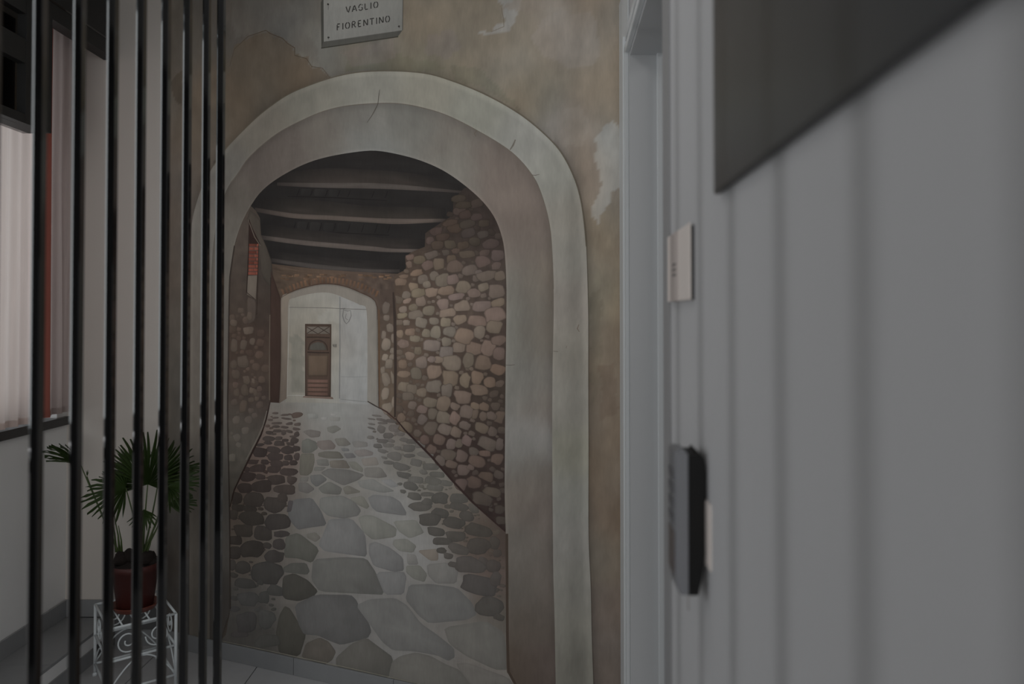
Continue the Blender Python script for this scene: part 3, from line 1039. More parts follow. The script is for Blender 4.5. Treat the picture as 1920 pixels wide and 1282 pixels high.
def lw_col(x, y):
    jx, jy = jit(x, y, 12, 0.05, 3.0)
    return sca(LW(jx, jy), 1 + 0.10 * mnoise.noise((x * 0.07, y * 0.07, 100)))


lwall = area_piece('painted_side_wall', LWP, lw_col, 0.0018, step=5)
piece('painted_pier', [(509, 508), (527, 560), (527, 690), (524, 755), (507, 754), (507, 640)], (54, 42, 37), 0.00205, None, 0.92, 1.0, 0)
strokes('pier_edge', [([(507, 590), (506.5, 660), (506, 750)], 3.0, (82, 73, 64)), ([(508.5, 520), (508, 640), (507.5, 754)], 1.6, (34, 27, 25)), ([(507, 754), (500, 785), (490, 815), (475, 845), (455, 886), (440, 918), (432, 950)], 3.2, (40, 30, 27)),
                      ([(501, 770), (494, 798), (480, 828), (462, 862)], 3.0, (92, 86, 79))], 0.0021)
piece('painted_niche', [(468, 410), (473, 425), (489, 458), (468, 460)], (42, 31, 28), 0.0020, lwall, 1.0, 1.0, 0)
for k in range(9):
    y = 457 + k * 6.6
    for xa, xb in (((468, 477), (478, 486)) if k % 2 else ((467.5, 481), (482, 485.5))):
        piece('painted_brick', [(xa - k * 0.2, y), (xb - k * 0.1, y + 0.3), (xb - k * 0.1, y + 5.6), (xa - k * 0.2, y + 5.2)], sca((98, 56, 46), rb.uniform(0.82, 1.12)), 0.0021, lwall, 0.9, 1.05, 0)
piece('niche_plaster', [(465, 517), (483, 516), (480, 561), (464, 552)], (92, 84, 76), 0.0020, lwall, 0.95, 1.05, 0)
piece('niche_plaster', [(464, 556), (480, 563), (479, 600), (465, 608)], (72, 63, 57), 0.0020, lwall, 0.95, 1.0, 1)
piece('painted_corbel', [(463, 412), (469, 394), (477, 399), (488, 412), (487, 436), (497, 456), (510, 490), (509, 540), (492, 520), (488, 470), (478, 446), (469, 422)], (66, 60, 54), 0.0020, lwall, 0.85, 1.0, 1)
strokes('niche_line', [([(468, 412), (467, 455), (465, 515), (463, 548), (478, 560)], 1.6, (34, 26, 23)), ([(485.5, 460), (484, 520), (482, 590)], 1.3, (40, 31, 27)), ([(466, 412), (478, 444), (489, 461)], 1.8, (84, 76, 68))], 0.0022)
rs = random.Random(21)
TLW = (410, 500, 4.58)
for cx, cy, rx, ry in [(140, 680, 30, 60), (215, 670, 30, 50), (215, 810, 55, 55), (150, 920, 35, 45), (240, 970, 30, 40), (155, 1080, 28, 40), (225, 1060, 30, 55), (290, 1060, 25, 25), (320, 1080, 18, 30), (280, 1140, 28, 25), (260, 545, 50, 35), (290, 640, 25, 30), (130, 840, 30, 40), (210, 1200, 35, 60), (330, 1130, 20, 20), (300, 980, 15, 25), (130, 480, 30, 30), (270, 420, 25, 40)]:
    x, y = TLW[0] + cx / TLW[2], TLW[1] + cy / TLW[2]
    piece('painted_wall_stone', blob(x, y, rx / TLW[2], ry / TLW[2], rs), sca((80, 70, 62), rs.uniform(0.84, 1.06)), 0.0020, lwall, 0.82, 1.05, 1)

# right wall of the passage
RWP = [(740, 516), (750, 511), (762, 505), (760, 481), (775, 471), (797, 463), (798, 436), (815, 426), (835, 412), (850, 404), (850, 377), (858, 366), (872, 352), (890, 352), (960, 420), (965, 700), (965, 1010), (950, 998), (920, 972), (880, 937), (840, 892), (800, 847), (765, 813), (745, 796), (738, 782), (740, 700)]
RWm = field([(870, 380, (44, 38, 35)), (920, 420, (46, 39, 36)), (830, 440, (50, 43, 39)), (780, 500, (64, 54, 47)), (760, 560, (74, 62, 53)), (800, 560, (72, 61, 54)), (860, 500, (60, 52, 47)), (930, 520, (62, 54, 49)), (860, 600, (70, 60, 54)), (930, 640, (58, 49, 44)), (780, 660, (78, 66, 57)),
             (840, 680, (62, 52, 46)), (760, 740, (78, 66, 57)), (920, 740, (50, 43, 38)), (850, 760, (54, 45, 40)), (780, 790, (62, 52, 46)), (920, 850, (46, 38, 35)), (840, 850, (48, 39, 36)), (900, 930, (46, 38, 35)), (940, 970, (42, 34, 32))])
rwall = area_piece('painted_stone_wall', RWP, lambda x, y: sca(RWm(x, y), 1 + 0.12 * mnoise.noise((x * 0.09, y * 0.09, 110))), 0.0018, step=5)
RWs = field([(870, 385, (54, 47, 42)), (890, 400, (50, 43, 39)), (920, 430, (52, 45, 41)), (840, 420, (56, 48, 43)), (820, 440, (60, 51, 46)), (880, 450, (60, 52, 46)), (860, 480, (68, 59, 52)), (920, 470, (62, 54, 49)), (780, 500, (88, 76, 66)), (930, 500, (84, 74, 68)), (855, 520, (98, 87, 79)), (780, 560, (104, 92, 80)), (830, 560, (108, 96, 87)), (880, 550, (102, 91, 84)), (930, 560, (90, 79, 71)),
             (800, 610, (106, 95, 85)), (850, 620, (106, 96, 88)), (900, 620, (96, 85, 78)), (940, 640, (84, 72, 65)), (760, 640, (98, 86, 75)), (830, 660, (106, 96, 88)), (890, 660, (92, 81, 72)), (930, 690, (78, 67, 60)), (770, 700, (96, 85, 76)), (840, 700, (98, 88, 78)), (890, 700, (90, 78, 68)),
             (820, 740, (95, 85, 76)), (870, 745, (92, 80, 70)), (930, 760, (66, 57, 51)), (775, 770, (82, 71, 63)), (830, 790, (88, 78, 71)), (860, 785, (92, 81, 74)), (910, 800, (76, 67, 60)), (840, 850, (82, 72, 66)), (870, 860, (82, 72, 66)), (900, 870, (74, 64, 59)), (920, 900, (68, 59, 54)), (880, 920, (64, 55, 50)), (910, 950, (60, 54, 49)), (800, 830, (72, 62, 57))])
TJ, TK, TL = (735, 350, 5.827), (735, 540, 5.827), (735, 740, 5.827)
J = [(740, 130, 75, 40), (780, 200, 80, 35), (740, 265, 75, 40), (805, 310, 60, 42), (640, 400, 75, 38), (690, 460, 75, 45), (830, 410, 85, 45), (840, 505, 75, 45), (490, 485, 62, 38), (555, 550, 70, 38), (415, 590, 40, 35), (500, 640, 70, 45), (640, 630, 58, 45), (770, 640, 60, 45), (905, 600, 55, 45), (1080, 620, 85, 50), (1000, 520, 55, 40), (1010, 400, 60, 35), (930, 180, 70, 45), (930, 330, 60, 35),
     (430, 745, 70, 38), (300, 800, 60, 42), (650, 790, 50, 40), (820, 740, 90, 38), (1010, 725, 55, 35), (1150, 750, 65, 60), (990, 820, 85, 55), (1140, 865, 50, 40), (390, 860, 55, 45), (515, 845, 58, 58), (690, 875, 85, 60), (850, 915, 75, 52), (950, 935, 40, 25), (1040, 970, 110, 50), (1180, 970, 50, 50), (340, 1010, 52, 45), (465, 970, 45, 48), (560, 1020, 80, 62), (665, 1010, 55, 50),
     (240, 1095, 50, 45), (385, 1070, 40, 38), (290, 1160, 70, 48), (435, 1155, 65, 48), (600, 1130, 85, 48), (780, 1095, 75, 62), (1000, 1100, 60, 40), (900, 1160, 70, 45), (1140, 1140, 85, 65), (160, 1180, 45, 38), (710, 1200, 85, 35), (200, 770, 40, 28), (190, 850, 30, 35), (270, 940, 60, 30), (100, 1040, 60, 40), (130, 980, 45, 20), (590, 720, 40, 30), (700, 700, 40, 25)]
K = [(565, 175, 58, 55), (765, 200, 90, 55), (980, 195, 95, 50), (1160, 160, 70, 45), (235, 210, 48, 38), (125, 235, 42, 32), (320, 150, 50, 50), (170, 140, 40, 25), (405, 245, 65, 48), (600, 270, 85, 45), (255, 290, 75, 45), (115, 300, 50, 28), (750, 340, 65, 50), (925, 355, 95, 62), (1120, 290, 100, 70), (325, 375, 62, 55), (460, 360, 52, 40), (585, 370, 50, 50), (1120, 430, 80, 65), (160, 380, 35, 28),
     (375, 495, 42, 45), (480, 480, 52, 65), (630, 475, 65, 50), (790, 525, 100, 78), (960, 485, 58, 65), (255, 550, 50, 35), (600, 585, 48, 48), (430, 625, 85, 60), (735, 650, 68, 52), (600, 705, 72, 62), (900, 660, 75, 62), (1050, 660, 75, 80), (1170, 570, 70, 55), (1170, 720, 60, 70), (200, 480, 55, 40), (90, 500, 35, 40), (130, 610, 60, 40), (200, 740, 50, 40), (290, 680, 40, 40),
     (325, 810, 60, 60), (660, 820, 100, 72), (840, 790, 58, 70), (1000, 820, 85, 70), (460, 915, 78, 70), (270, 930, 60, 60), (135, 940, 65, 35), (640, 985, 85, 80), (800, 1010, 58, 70), (930, 975, 65, 65), (1160, 890, 75, 55), (1070, 1030, 60, 55), (455, 1075, 82, 68), (600, 1120, 52, 68), (780, 1185, 95, 70), (960, 1110, 85, 55), (130, 1080, 60, 50), (220, 1100, 50, 50), (180, 1180, 60, 40), (330, 1140, 50, 45), (510, 780, 50, 35), (440, 780, 40, 30), (120, 830, 45, 45)]
Ls = [(560, 95, 70, 70), (420, 80, 70, 50), (690, 130, 48, 38), (820, 185, 65, 62), (565, 250, 70, 62), (690, 255, 55, 65), (450, 205, 45, 55), (335, 160, 50, 45), (225, 115, 45, 40), (330, 270, 50, 50), (430, 360, 65, 65), (580, 380, 68, 55), (800, 335, 60, 42), (980, 360, 70, 50), (910, 120, 48, 32), (910, 210, 30, 50), (1090, 230, 50, 40), (1100, 400, 50, 45), (700, 410, 55, 50),
      (520, 490, 65, 52), (655, 540, 48, 60), (735, 530, 35, 45), (820, 500, 50, 52), (1040, 530, 95, 62), (360, 490, 50, 45), (430, 590, 50, 50), (620, 655, 75, 55), (765, 670, 65, 60), (530, 720, 55, 50), (945, 730, 85, 58), (780, 820, 65, 58), (860, 790, 40, 25), (650, 760, 60, 40), (1030, 890, 85, 45), (900, 960, 80, 55), (760, 980, 60, 60), (985, 1140, 110, 65), (1100, 1060, 90, 45), (1170, 870, 50, 40),
      (150, 350, 70, 50), (100, 250, 40, 50), (280, 420, 40, 40), (1180, 540, 40, 60), (1150, 700, 60, 60), (1180, 240, 45, 60), (1010, 130, 50, 40), (1000, 240, 40, 45), (900, 620, 50, 40), (1020, 640, 60, 30)]
for T, lst in ((TJ, J), (TK, K), (TL, Ls)):
    for cx, cy, rx, ry in lst:
        x, y = T[0] + cx / T[2], T[1] + cy / T[2]
        c = RWs(x, y)
        c = (c[0] * rs.uniform(0.97, 1.04), c[1], c[2] * rs.uniform(0.96, 1.04))
        slope = -0.25 if y < 600 else (0.15 if y < 760 else 0.45)
        piece('painted_wall_stone', blob(x, y, rx / T[2] * 0.99, ry / T[2] * 0.99, rs, ang=slope * rs.uniform(0.3, 1.0)), sca(c, rs.uniform(0.93, 1.05)), 0.0020, rwall, 0.74, 1.05, 1, grow=1.15)
# small stones wedged between the larger ones


def fill(placed, poly, n_try, n_max, rmin, rmax, seedv, margin=2.0):
    rn = random.Random(seedv)
    out = []
    x0, x1 = min(p[0] for p in poly), max(p[0] for p in poly)
    y0, y1 = min(p[1] for p in poly), max(p[1] for p in poly)
    for _ in range(n_try):
        x, y = rn.uniform(x0, x1), rn.uniform(y0, y1)
        if not inside(poly, x, y):
            continue
        g = min((math.hypot(x - q[0], y - q[1]) - (q[2] + q[3]) / 2) for q in placed + out) if placed or out else rmax
        if g > rmin:
            rr = min(g - margin * 0.3, rmax)
            out.append((x, y, rr * 1.15, rr * 0.9))
            if len(out) >= n_max:
                break
    return out


WP = [(T[0] + a / T[2], T[1] + b / T[2], c / T[2] * 1.12, d / T[2] * 1.12) for T, lst in ((TJ, J), (TK, K), (TL, Ls)) for a, b, c, d in lst]
for x, y, rx, ry in fill(WP, [(745, 522), (800, 470), (855, 385), (905, 395), (940, 450), (944, 985), (900, 940), (850, 890), (800, 835), (748, 790)], 4000, 95, 3.6, 8.5, 77):
    c = sca(RWs(x, y), rs.uniform(0.80, 0.92))
    piece('painted_wall_stone', blob(x, y, rx, ry, rs, ang=rs.uniform(-0.3, 0.5)), c, 0.0019, rwall, 0.80, 1.04, 1)
LP_ = [(TLW[0] + a / TLW[2], TLW[1] + b / TLW[2], c / TLW[2], d / TLW[2]) for a, b, c, d in [(140, 680, 30, 60), (215, 670, 30, 50), (215, 810, 55, 55), (150, 920, 35, 45), (240, 970, 30, 40), (155, 1080, 28, 40), (225, 1060, 30, 55), (280, 1140, 28, 25), (260, 545, 50, 35), (290, 640, 25, 30), (130, 840, 30, 40), (210, 1200, 35, 60)]]
for x, y, rx, ry in fill(LP_, [(434, 590), (460, 575), (500, 640), (500, 740), (470, 800), (434, 860)], 1500, 46, 3.4, 7.5, 78):
    c = sca(LW(x, y), rs.uniform(1.06, 1.22))
    piece('painted_wall_stone', blob(x, y, rx * 0.9, ry * 1.1, rs), c, 0.00195, lwall, 0.84, 1.03, 1)
# pillar strip beside the inner arch
pil = area_piece('painted_pillar', [(713, 545), (736, 540), (743, 560), (743, 790), (713, 766)], lambda x, y: sca(mix((66, 56, 50), (82, 71, 61), (y - 560) / 150), 1 + 0.12 * mnoise.noise((x * 0.1, y * 0.1, 120))), 0.0021, step=5)
TM = (700, 540, 4.93)
for cx, cy, rx, ry in [(125, 275, 30, 30), (155, 365, 33, 48), (100, 430, 22, 45), (185, 465, 20, 42), (120, 520, 45, 58), (180, 580, 24, 30), (110, 640, 28, 38), (145, 700, 35, 50), (120, 840, 36, 65), (182, 830, 14, 65), (115, 975, 35, 65), (188, 1050, 16, 60), (130, 1110, 50, 50), (90, 760, 20, 40), (175, 635, 25, 28), (120, 180, 35, 60)]:
    x, y = TM[0] + cx / TM[2], TM[1] + cy / TM[2]
    piece('painted_wall_stone', blob(x, y, rx / TM[2], ry / TM[2], rs), sca(mix((84, 75, 68), (106, 96, 86), (y - 575) / 90), rs.uniform(0.93, 1.05)), 0.0023, pil, 0.8, 1.06, 1)
strokes('wall_line', [([(738, 548), (741, 600), (742, 690), (741, 782)], 5.5, (50, 42, 38)), ([(742, 784), (760, 806), (780, 826), (810, 856), (850, 902), (890, 944), (930, 980), (948, 996)], 4.0, (42, 32, 30)),
                      ([(712, 764), (726, 772), (742, 786)], 3.0, (56, 42, 38)), ([(690, 752), (700, 758), (714, 766)], 2.4, (52, 46, 42))], 0.0024)

# the lane ------------------------------------------------------------------------
FLP = [(507, 752), (538, 744), (690, 750), (712, 764), (745, 797), (765, 814), (800, 848), (840, 893), (880, 938), (920, 973), (960, 1003), (1000, 1330), (380, 1230), (424, 1190), (431, 1150), (428, 950), (440, 921), (455, 889), (480, 834), (497, 794)]
FM = field([(540, 760, (108, 107, 103)), (620, 765, (118, 118, 115)), (680, 770, (114, 113, 111)), (600, 790, (110, 109, 105)), (660, 800, (108, 107, 104)), (530, 790, (96, 88, 81)), (520, 820, (94, 80, 73)), (600, 830, (104, 99, 95)), (650, 840, (102, 100, 97)), (690, 830, (110, 110, 110)),
            (520, 870, (93, 79, 72)), (600, 900, (103, 101, 97)), (680, 900, (106, 103, 98)), (730, 930, (112, 111, 109)), (470, 900, (80, 68, 62)), (520, 930, (84, 78, 73)), (450, 960, (76, 68, 61)), (520, 980, (92, 86, 80)), (580, 990, (101, 98, 94)), (660, 980, (108, 105, 101)), (740, 980, (113, 112, 110)),
            (460, 1040, (80, 73, 66)), (540, 1050, (88, 83, 78)), (600, 1050, (100, 97, 94)), (700, 1050, (108, 106, 104)), (790, 1030, (112, 111, 109)), (840, 1100, (102, 100, 97)), (540, 1110, (90, 86, 82)), (460, 1130, (70, 68, 65)), (480, 1180, (64, 62, 59)), (620, 1120, (98, 96, 93)), (700, 1140, (100, 98, 96)), (760, 1180, (98, 95, 92)), (560, 1160, (86, 83, 79)),
            (640, 1220, (92, 90, 88)), (740, 1230, (100, 99, 97)), (830, 1200, (96, 93, 90)), (900, 1180, (92, 88, 84)), (900, 1260, (92, 88, 84)), (730, 800, (92, 84, 78)), (760, 860, (95, 91, 85)), (800, 900, (95, 91, 85)), (850, 960, (88, 81, 74)), (900, 1010, (78, 69, 62)), (920, 1090, (76, 66, 61)), (930, 1150, (70, 66, 60)), (935, 1010, (56, 48, 44))])
lane = area_piece('painted_lane', FLP, lambda x, y: sca(FM(x, y), 1.035 + 0.05 * mnoise.noise((x * 0.05, y * 0.09, 130))), 0.0016, step=5)
TA, TB, TC, TD, TE, TF, TG, TH_, TI = [(a, b, 6.41) for a, b in ((420, 740), (560, 740), (680, 740), (420, 920), (600, 920), (760, 920), (420, 1082), (600, 1082), (770, 1082))]
FLAG = [
    (TB, [(50, 560), (110, 530), (210, 570), (225, 640), (150, 690), (50, 690)], (88, 87, 82)),
    (TB, [(240, 560), (380, 545), (440, 610), (420, 650), (280, 655), (225, 600)], (96, 89, 85)),
    (TB, [(440, 530), (560, 520), (625, 590), (580, 610), (480, 610)], (94, 91, 86)),
    (TB, [(60, 440), (140, 420), (260, 440), (250, 500), (150, 510)], (96, 91, 87)),
    (TB, [(650, 570), (700, 555), (820, 570), (825, 620), (680, 630)], (102, 99, 96)),
    (TB, [(520, 640), (600, 645), (610, 675), (530, 675)], (92, 91, 93)),
    (TB, [(250, 700), (330, 680), (480, 685), (535, 760), (350, 760), (250, 735)], (89, 86, 80)),
    (TB, [(550, 705), (650, 700), (690, 750), (580, 762)], (92, 90, 89)),
    (TB, [(680, 670), (800, 655), (890, 690), (880, 725), (730, 740), (685, 700)], (102, 97, 94)),
    (TB, [(30, 720), (180, 715), (190, 800), (160, 920), (110, 960), (20, 950)], (87, 84, 77)),
    (TB, [(220, 780), (350, 775), (365, 850), (240, 845)], (95, 93, 89)),
    (TB, [(380, 795), (560, 785), (615, 880), (400, 875)], (92, 87, 81)),
    (TB, [(605, 810), (690, 805), (770, 880), (765, 925), (650, 885)], (97, 95, 89)),
    (TB, [(760, 770), (930, 750), (960, 840), (790, 850)], (104, 99, 94)),
    (TB, [(805, 880), (985, 875), (1060, 980), (960, 995), (810, 980)], (97, 94, 90)),
    (TB, [(290, 940), (380, 890), (600, 905), (770, 960), (700, 1020), (540, 1080), (400, 1010)], (90, 88, 85)),
    (TB, [(200, 865), (330, 870), (280, 910), (190, 910)], (97, 95, 91)),
    (TB, [(150, 970), (270, 960), (340, 1020), (220, 1100), (160, 1050)], (90, 90, 87)),
    (TB, [(30, 990), (120, 985), (110, 1040), (20, 1040)], (95, 92, 88)),
    (TB, [(10, 1060), (100, 1055), (190, 1130), (110, 1180), (10, 1150)], (90, 87, 84)),
    (TB, [(250, 1120), (370, 1045), (515, 1120), (490, 1195), (300, 1180)], (90, 89, 85)),
    (TB, [(540, 1120), (600, 1090), (750, 1165), (570, 1195)], (95, 92, 86)),
    (TB, [(730, 1040), (900, 1015), (1000, 1080), (1140, 1150), (1000, 1170), (760, 1110)], (103, 102, 99)),
    (TB, [(1000, 1030), (1110, 1015), (1200, 1090), (1120, 1110)], (105, 104, 103)),
    (TB, [(350, 390), (450, 370), (510, 410), (420, 460), (360, 440)], (99, 97, 92)),
    (TB, [(110, 230), (220, 225), (235, 280), (120, 285)], (115, 114, 110)),
    (TB, [(270, 270), (350, 265), (340, 300), (280, 300)], (120, 118, 115)),
    (TB, [(390, 225), (465, 230), (440, 252), (395, 248)], (122, 120, 117)),
    (TB, [(380, 275), (500, 270), (490, 315), (390, 312)], (112, 110, 106)),
    (TE, [(30, 90), (260, 65), (400, 130), (475, 230), (440, 290), (280, 320), (110, 290), (20, 200)], (98, 98, 94)),
    (TE, [(370, 90), (520, 65), (590, 180), (560, 210), (470, 170)], (99, 97, 91)),
    (TE, [(600, 90), (660, 55), (860, 75), (950, 130), (1020, 250), (1010, 285), (700, 245), (640, 190)], (98, 98, 96)),
    (TE, [(130, 360), (370, 350), (520, 520), (540, 770), (380, 750), (80, 710), (10, 640), (80, 480)], (97, 99, 101)),
    (TE, [(480, 330), (560, 300), (650, 310), (900, 440), (890, 540), (640, 575), (530, 480)], (102, 101, 96)),
    (TE, [(900, 370), (1150, 355), (1200, 430), (1240, 500), (1080, 560), (960, 480)], (102, 101, 96)),
    (TE, [(900, 590), (1040, 580), (1150, 660), (1110, 735), (960, 715), (890, 650)], (103, 102, 97)),
    (TE, [(610, 650), (680, 625), (840, 690), (980, 800), (990, 940), (880, 955), (660, 890), (610, 760)], (98, 98, 97)),
    (TE, [(1050, 760), (1150, 770), (1180, 880), (1060, 880)], (102, 100, 97)),
    (TE, [(1050, 905), (1200, 900), (1280, 1000), (1250, 1085), (1130, 1050), (1050, 980)], (97, 96, 91)),
    (TE, [(-40, 840), (300, 815), (540, 830), (640, 980), (740, 1225), (500, 1215), (30, 1190), (-60, 1060)], (88, 87, 84)),
    (TE, [(690, 985), (1000, 980), (1030, 1040), (1000, 1230), (790, 1230)], (98, 99, 101)),
    (TD, [(850, 120), (1050, 100), (1150, 240), (1215, 400), (1000, 430), (900, 450), (800, 340), (790, 250)], (86, 88, 88)),
    (TD, [(1000, 520), (1100, 500), (1160, 560), (1100, 610), (1010, 560)], (93, 90, 85)),
    (TD, [(760, 560), (900, 520), (1130, 700), (1050, 850), (900, 800), (740, 790)], (79, 78, 73)),
    (TD, [(730, 920), (820, 870), (980, 870), (1020, 960), (990, 1000), (730, 970)], (77, 76, 72)),
    (TD, [(730, 1040), (850, 1005), (1000, 1080), (1110, 1200), (1060, 1260), (900, 1310), (760, 1290), (715, 1240)], (64, 62, 58)),
    (TD, [(780, 120), (835, 125), (810, 240), (760, 250)], (72, 68, 68)),
    (TG, [(740, 370), (800, 400), (930, 620), (970, 690), (900, 920), (680, 890), (640, 680), (680, 470)], (66, 64, 59)),
    (TH_, [(-254, 350), (-20, 235), (360, 240), (420, 300), (460, 400), (560, 560), (580, 640), (540, 710), (250, 785), (130, 740), (0, 680), (-150, 670), (-210, 560)], (78, 78, 76)),
    (TH_, [(-150, 800), (0, 735), (100, 780), (180, 890), (140, 980), (60, 1030), (-200, 960)], (76, 72, 67)),
    (TH_, [(230, 960), (400, 810), (560, 745), (700, 850), (850, 960), (820, 1180), (560, 1150), (230, 1060)], (80, 78, 74)),
    (TH_, [(500, 370), (640, 300), (920, 285), (1060, 370), (1200, 560), (1400, 700), (1560, 830), (1570, 930), (1500, 970), (1380, 910), (1130, 865), (900, 855), (780, 760), (640, 560)], (89, 89, 86)),
    (TH_, [(870, 1190), (910, 1020), (1000, 960), (1170, 920), (1330, 960), (1490, 1050), (1640, 1110), (1790, 1290), (1500, 1400), (1100, 1330)], (87, 85, 81)),
    (TI, [(20, 110), (250, 100), (540, 140), (700, 300), (760, 430), (650, 490), (240, 530), (130, 450), (-20, 270)], (89, 89, 86)),
    (TI, [(440, 620), (900, 550), (1100, 680), (1140, 1080), (1000, 1080), (680, 930), (500, 800)], (88, 86, 82)),
    (TI, [(570, 1050), (700, 1040), (1150, 1200), (1240, 1330), (780, 1330)], (90, 87, 83)),
    (TF, [(280, 890), (500, 870), (620, 950), (600, 1100), (380, 1100), (290, 1010)], (99, 97, 94)),
    (TF, [(160, 720), (390, 700), (390, 830), (300, 830)], (104, 97, 90)),
]
for T, pts, c in FLAG:
    pp = [(T[0] + x / T[2], T[1] + y / T[2]) for x, y in pts]
    cc = sca((c[0], min(c[1], c[0] - 1), min(c[2], c[0] - 2)), rs.uniform(0.96, 1.0))
    piece('painted_flagstone', pp, cc, 0.0018, lane, 0.95, 1.04, 1, grow=1.11)
CA = [(540, 525, 65, 28), (660, 520, 40, 20), (530, 578, 50, 20), (670, 582, 60, 32), (740, 545, 38, 18), (850, 550, 45, 35), (800, 590, 45, 20), (600, 655, 75, 38), (770, 665, 72, 45), (870, 645, 42, 35), (440, 600, 45, 18), (430, 690, 85, 55), (620, 740, 90, 48), (780, 755, 48, 35), (880, 740, 32, 40), (490, 805, 45, 32), (640, 825, 75, 42), (745, 820, 38, 30), (840, 815, 45, 30), (400, 885, 90, 42), (600, 895, 80, 42), (785, 925, 92, 45),
      (350, 805, 60, 28), (275, 895, 35, 30), (285, 985, 90, 48), (440, 985, 55, 32), (630, 1020, 105, 55), (815, 1025, 62, 48), (260, 1120, 90, 58), (460, 1100, 115, 65), (740, 1135, 125, 50),
      (620, 220, 35, 13), (740, 240, 50, 12), (620, 275, 40, 11), (750, 285, 55, 12), (560, 300, 32, 12), (640, 340, 55, 15), (790, 345, 40, 14), (890, 355, 38, 20), (630, 380, 45, 14), (730, 390, 45, 14), (640, 435, 50, 18), (790, 440, 40, 15), (720, 450, 26, 30), (550, 455, 45, 20), (880, 470, 30, 30), (600, 470, 30, 12), (840, 500, 45, 13), (870, 410, 45, 16)]
CD = [(155, 90, 60, 66), (355, 105, 118, 75), (605, 160, 122, 88), (705, 80, 62, 52), (170, 200, 72, 40), (310, 215, 85, 32), (340, 330, 140, 80), (120, 290, 50, 55), (650, 370, 132, 88), (690, 515, 80, 36), (230, 470, 105, 75), (475, 510, 108, 80), (135, 590, 75, 50), (130, 740, 68, 80), (340, 700, 128, 102), (525, 655, 48, 36), (665, 640, 72, 60), (610, 785, 112, 72), (230, 920, 90, 78), (520, 980, 168, 126), (105, 890, 35, 60), (620, 1195, 85, 60), (260, 1110, 125, 55), (440, 1100, 35, 28)]
CG = [(270, 540, 120, 118), (180, 685, 95, 36), (530, 765, 140, 70), (510, 500, 105, 105), (300, 260, 120, 80), (480, 240, 60, 70)]
CC = [(100, 510, 40, 20), (185, 615, 48, 26), (240, 675, 50, 22), (265, 755, 35, 14), (390, 735, 85, 46), (310, 605, 58, 23), (230, 410, 48, 42), (310, 490, 58, 32), (240, 555, 66, 25), (320, 815, 62, 22), (460, 860, 92, 42), (640, 810, 62, 45), (490, 960, 82, 35), (730, 925, 52, 27), (830, 860, 105, 40), (900, 960, 82, 32), (640, 1020, 88, 36), (850, 1030, 90, 44), (585, 1095, 84, 45), (450, 1070, 27, 16), (490, 1160, 35, 22),
      (1000, 1060, 76, 32), (870, 1118, 90, 36), (560, 640, 66, 44), (690, 600, 56, 40), (760, 720, 90, 30), (420, 640, 48, 22), (400, 400, 80, 40), (450, 470, 55, 20), (590, 560, 60, 30), (360, 315, 80, 22), (230, 300, 70, 16), (170, 250, 55, 12), (110, 290, 45, 10), (110, 400, 42, 12), (110, 350, 42, 12), (240, 340, 60, 14), (500, 540, 50, 24), (340, 550, 50, 20), (560, 730, 60, 24)]
CF = [(105, 60, 80, 46), (270, 40, 68, 26), (425, 90, 94, 72), (640, 90, 98, 52), (180, 190, 122, 52), (270, 130, 60, 38), (420, 265, 95, 52), (300, 340, 128, 74), (660, 195, 108, 44), (590, 380, 118, 66), (370, 490, 108, 48), (610, 545, 118, 62), (450, 605, 98, 44), (740, 300, 86, 56), (880, 470, 150, 70), (870, 665, 132, 82), (650, 710, 122, 58), (440, 715, 54, 34), (520, 780, 58, 36), (780, 890, 160, 92), (580, 885, 66, 32), (930, 850, 60, 50), (880, 1130, 205, 112), (830, 210, 66, 50), (1070, 620, 66, 70), (1060, 900, 80, 70), (1110, 750, 50, 40), (1090, 1060, 60, 80)]
CI = [(945, 345, 150, 108), (1070, 480, 66, 40)]
CS = field([(520, 780, (80, 69, 63)), (530, 805, (68, 58, 53)), (520, 830, (58, 52, 48)), (540, 860, (56, 46, 44)), (480, 870, (56, 44, 41)), (520, 900, (57, 47, 43)), (460, 900, (54, 43, 40)), (540, 915, (66, 57, 52)), (450, 950, (54, 48, 42)), (510, 945, (56, 51, 45)), (520, 980, (58, 53, 53)), (470, 970, (57, 52, 46)), (450, 1010, (52, 45, 40)),
            (490, 1000, (54, 50, 43)), (525, 1010, (62, 56, 56)), (470, 1030, (58, 51, 46)), (515, 1042, (62, 56, 54)), (500, 1075, (61, 61, 58)), (450, 1065, (57, 53, 50)), (460, 1100, (61, 60, 57)), (460, 1160, (67, 66, 68)), (500, 1165, (63, 63, 59)), (500, 1200, (64, 63, 58)), (450, 1190, (57, 50, 47)),
            (700, 800, (84, 80, 75)), (740, 800, (76, 66, 61)), (700, 835, (78, 76, 73)), (745, 855, (84, 81, 76)), (780, 830, (76, 72, 67)), (800, 870, (80, 76, 70)), (760, 890, (80, 77, 74)), (770, 910, (70, 68, 62)), (810, 905, (78, 76, 69)), (775, 930, (66, 66, 62)), (830, 935, (74, 73, 67)), (860, 940, (70, 66, 61)), (800, 950, (70, 62, 57)), (825, 960, (62, 60, 56)), (805, 975, (62, 58, 55)),
            (855, 980, (68, 61, 55)), (820, 998, (58, 56, 51)), (855, 1005, (58, 54, 49)), (830, 1015, (56, 56, 53)), (900, 990, (66, 61, 54)), (895, 1025, (64, 57, 50)), (860, 1030, (60, 54, 49)), (840, 1045, (66, 60, 54)), (880, 1060, (67, 62, 62)), (900, 1100, (64, 62, 60)), (930, 1030, (58, 51, 46)), (930, 1070, (60, 52, 48)), (920, 1135, (60, 56, 51)), (850, 1060, (80, 77, 73))])
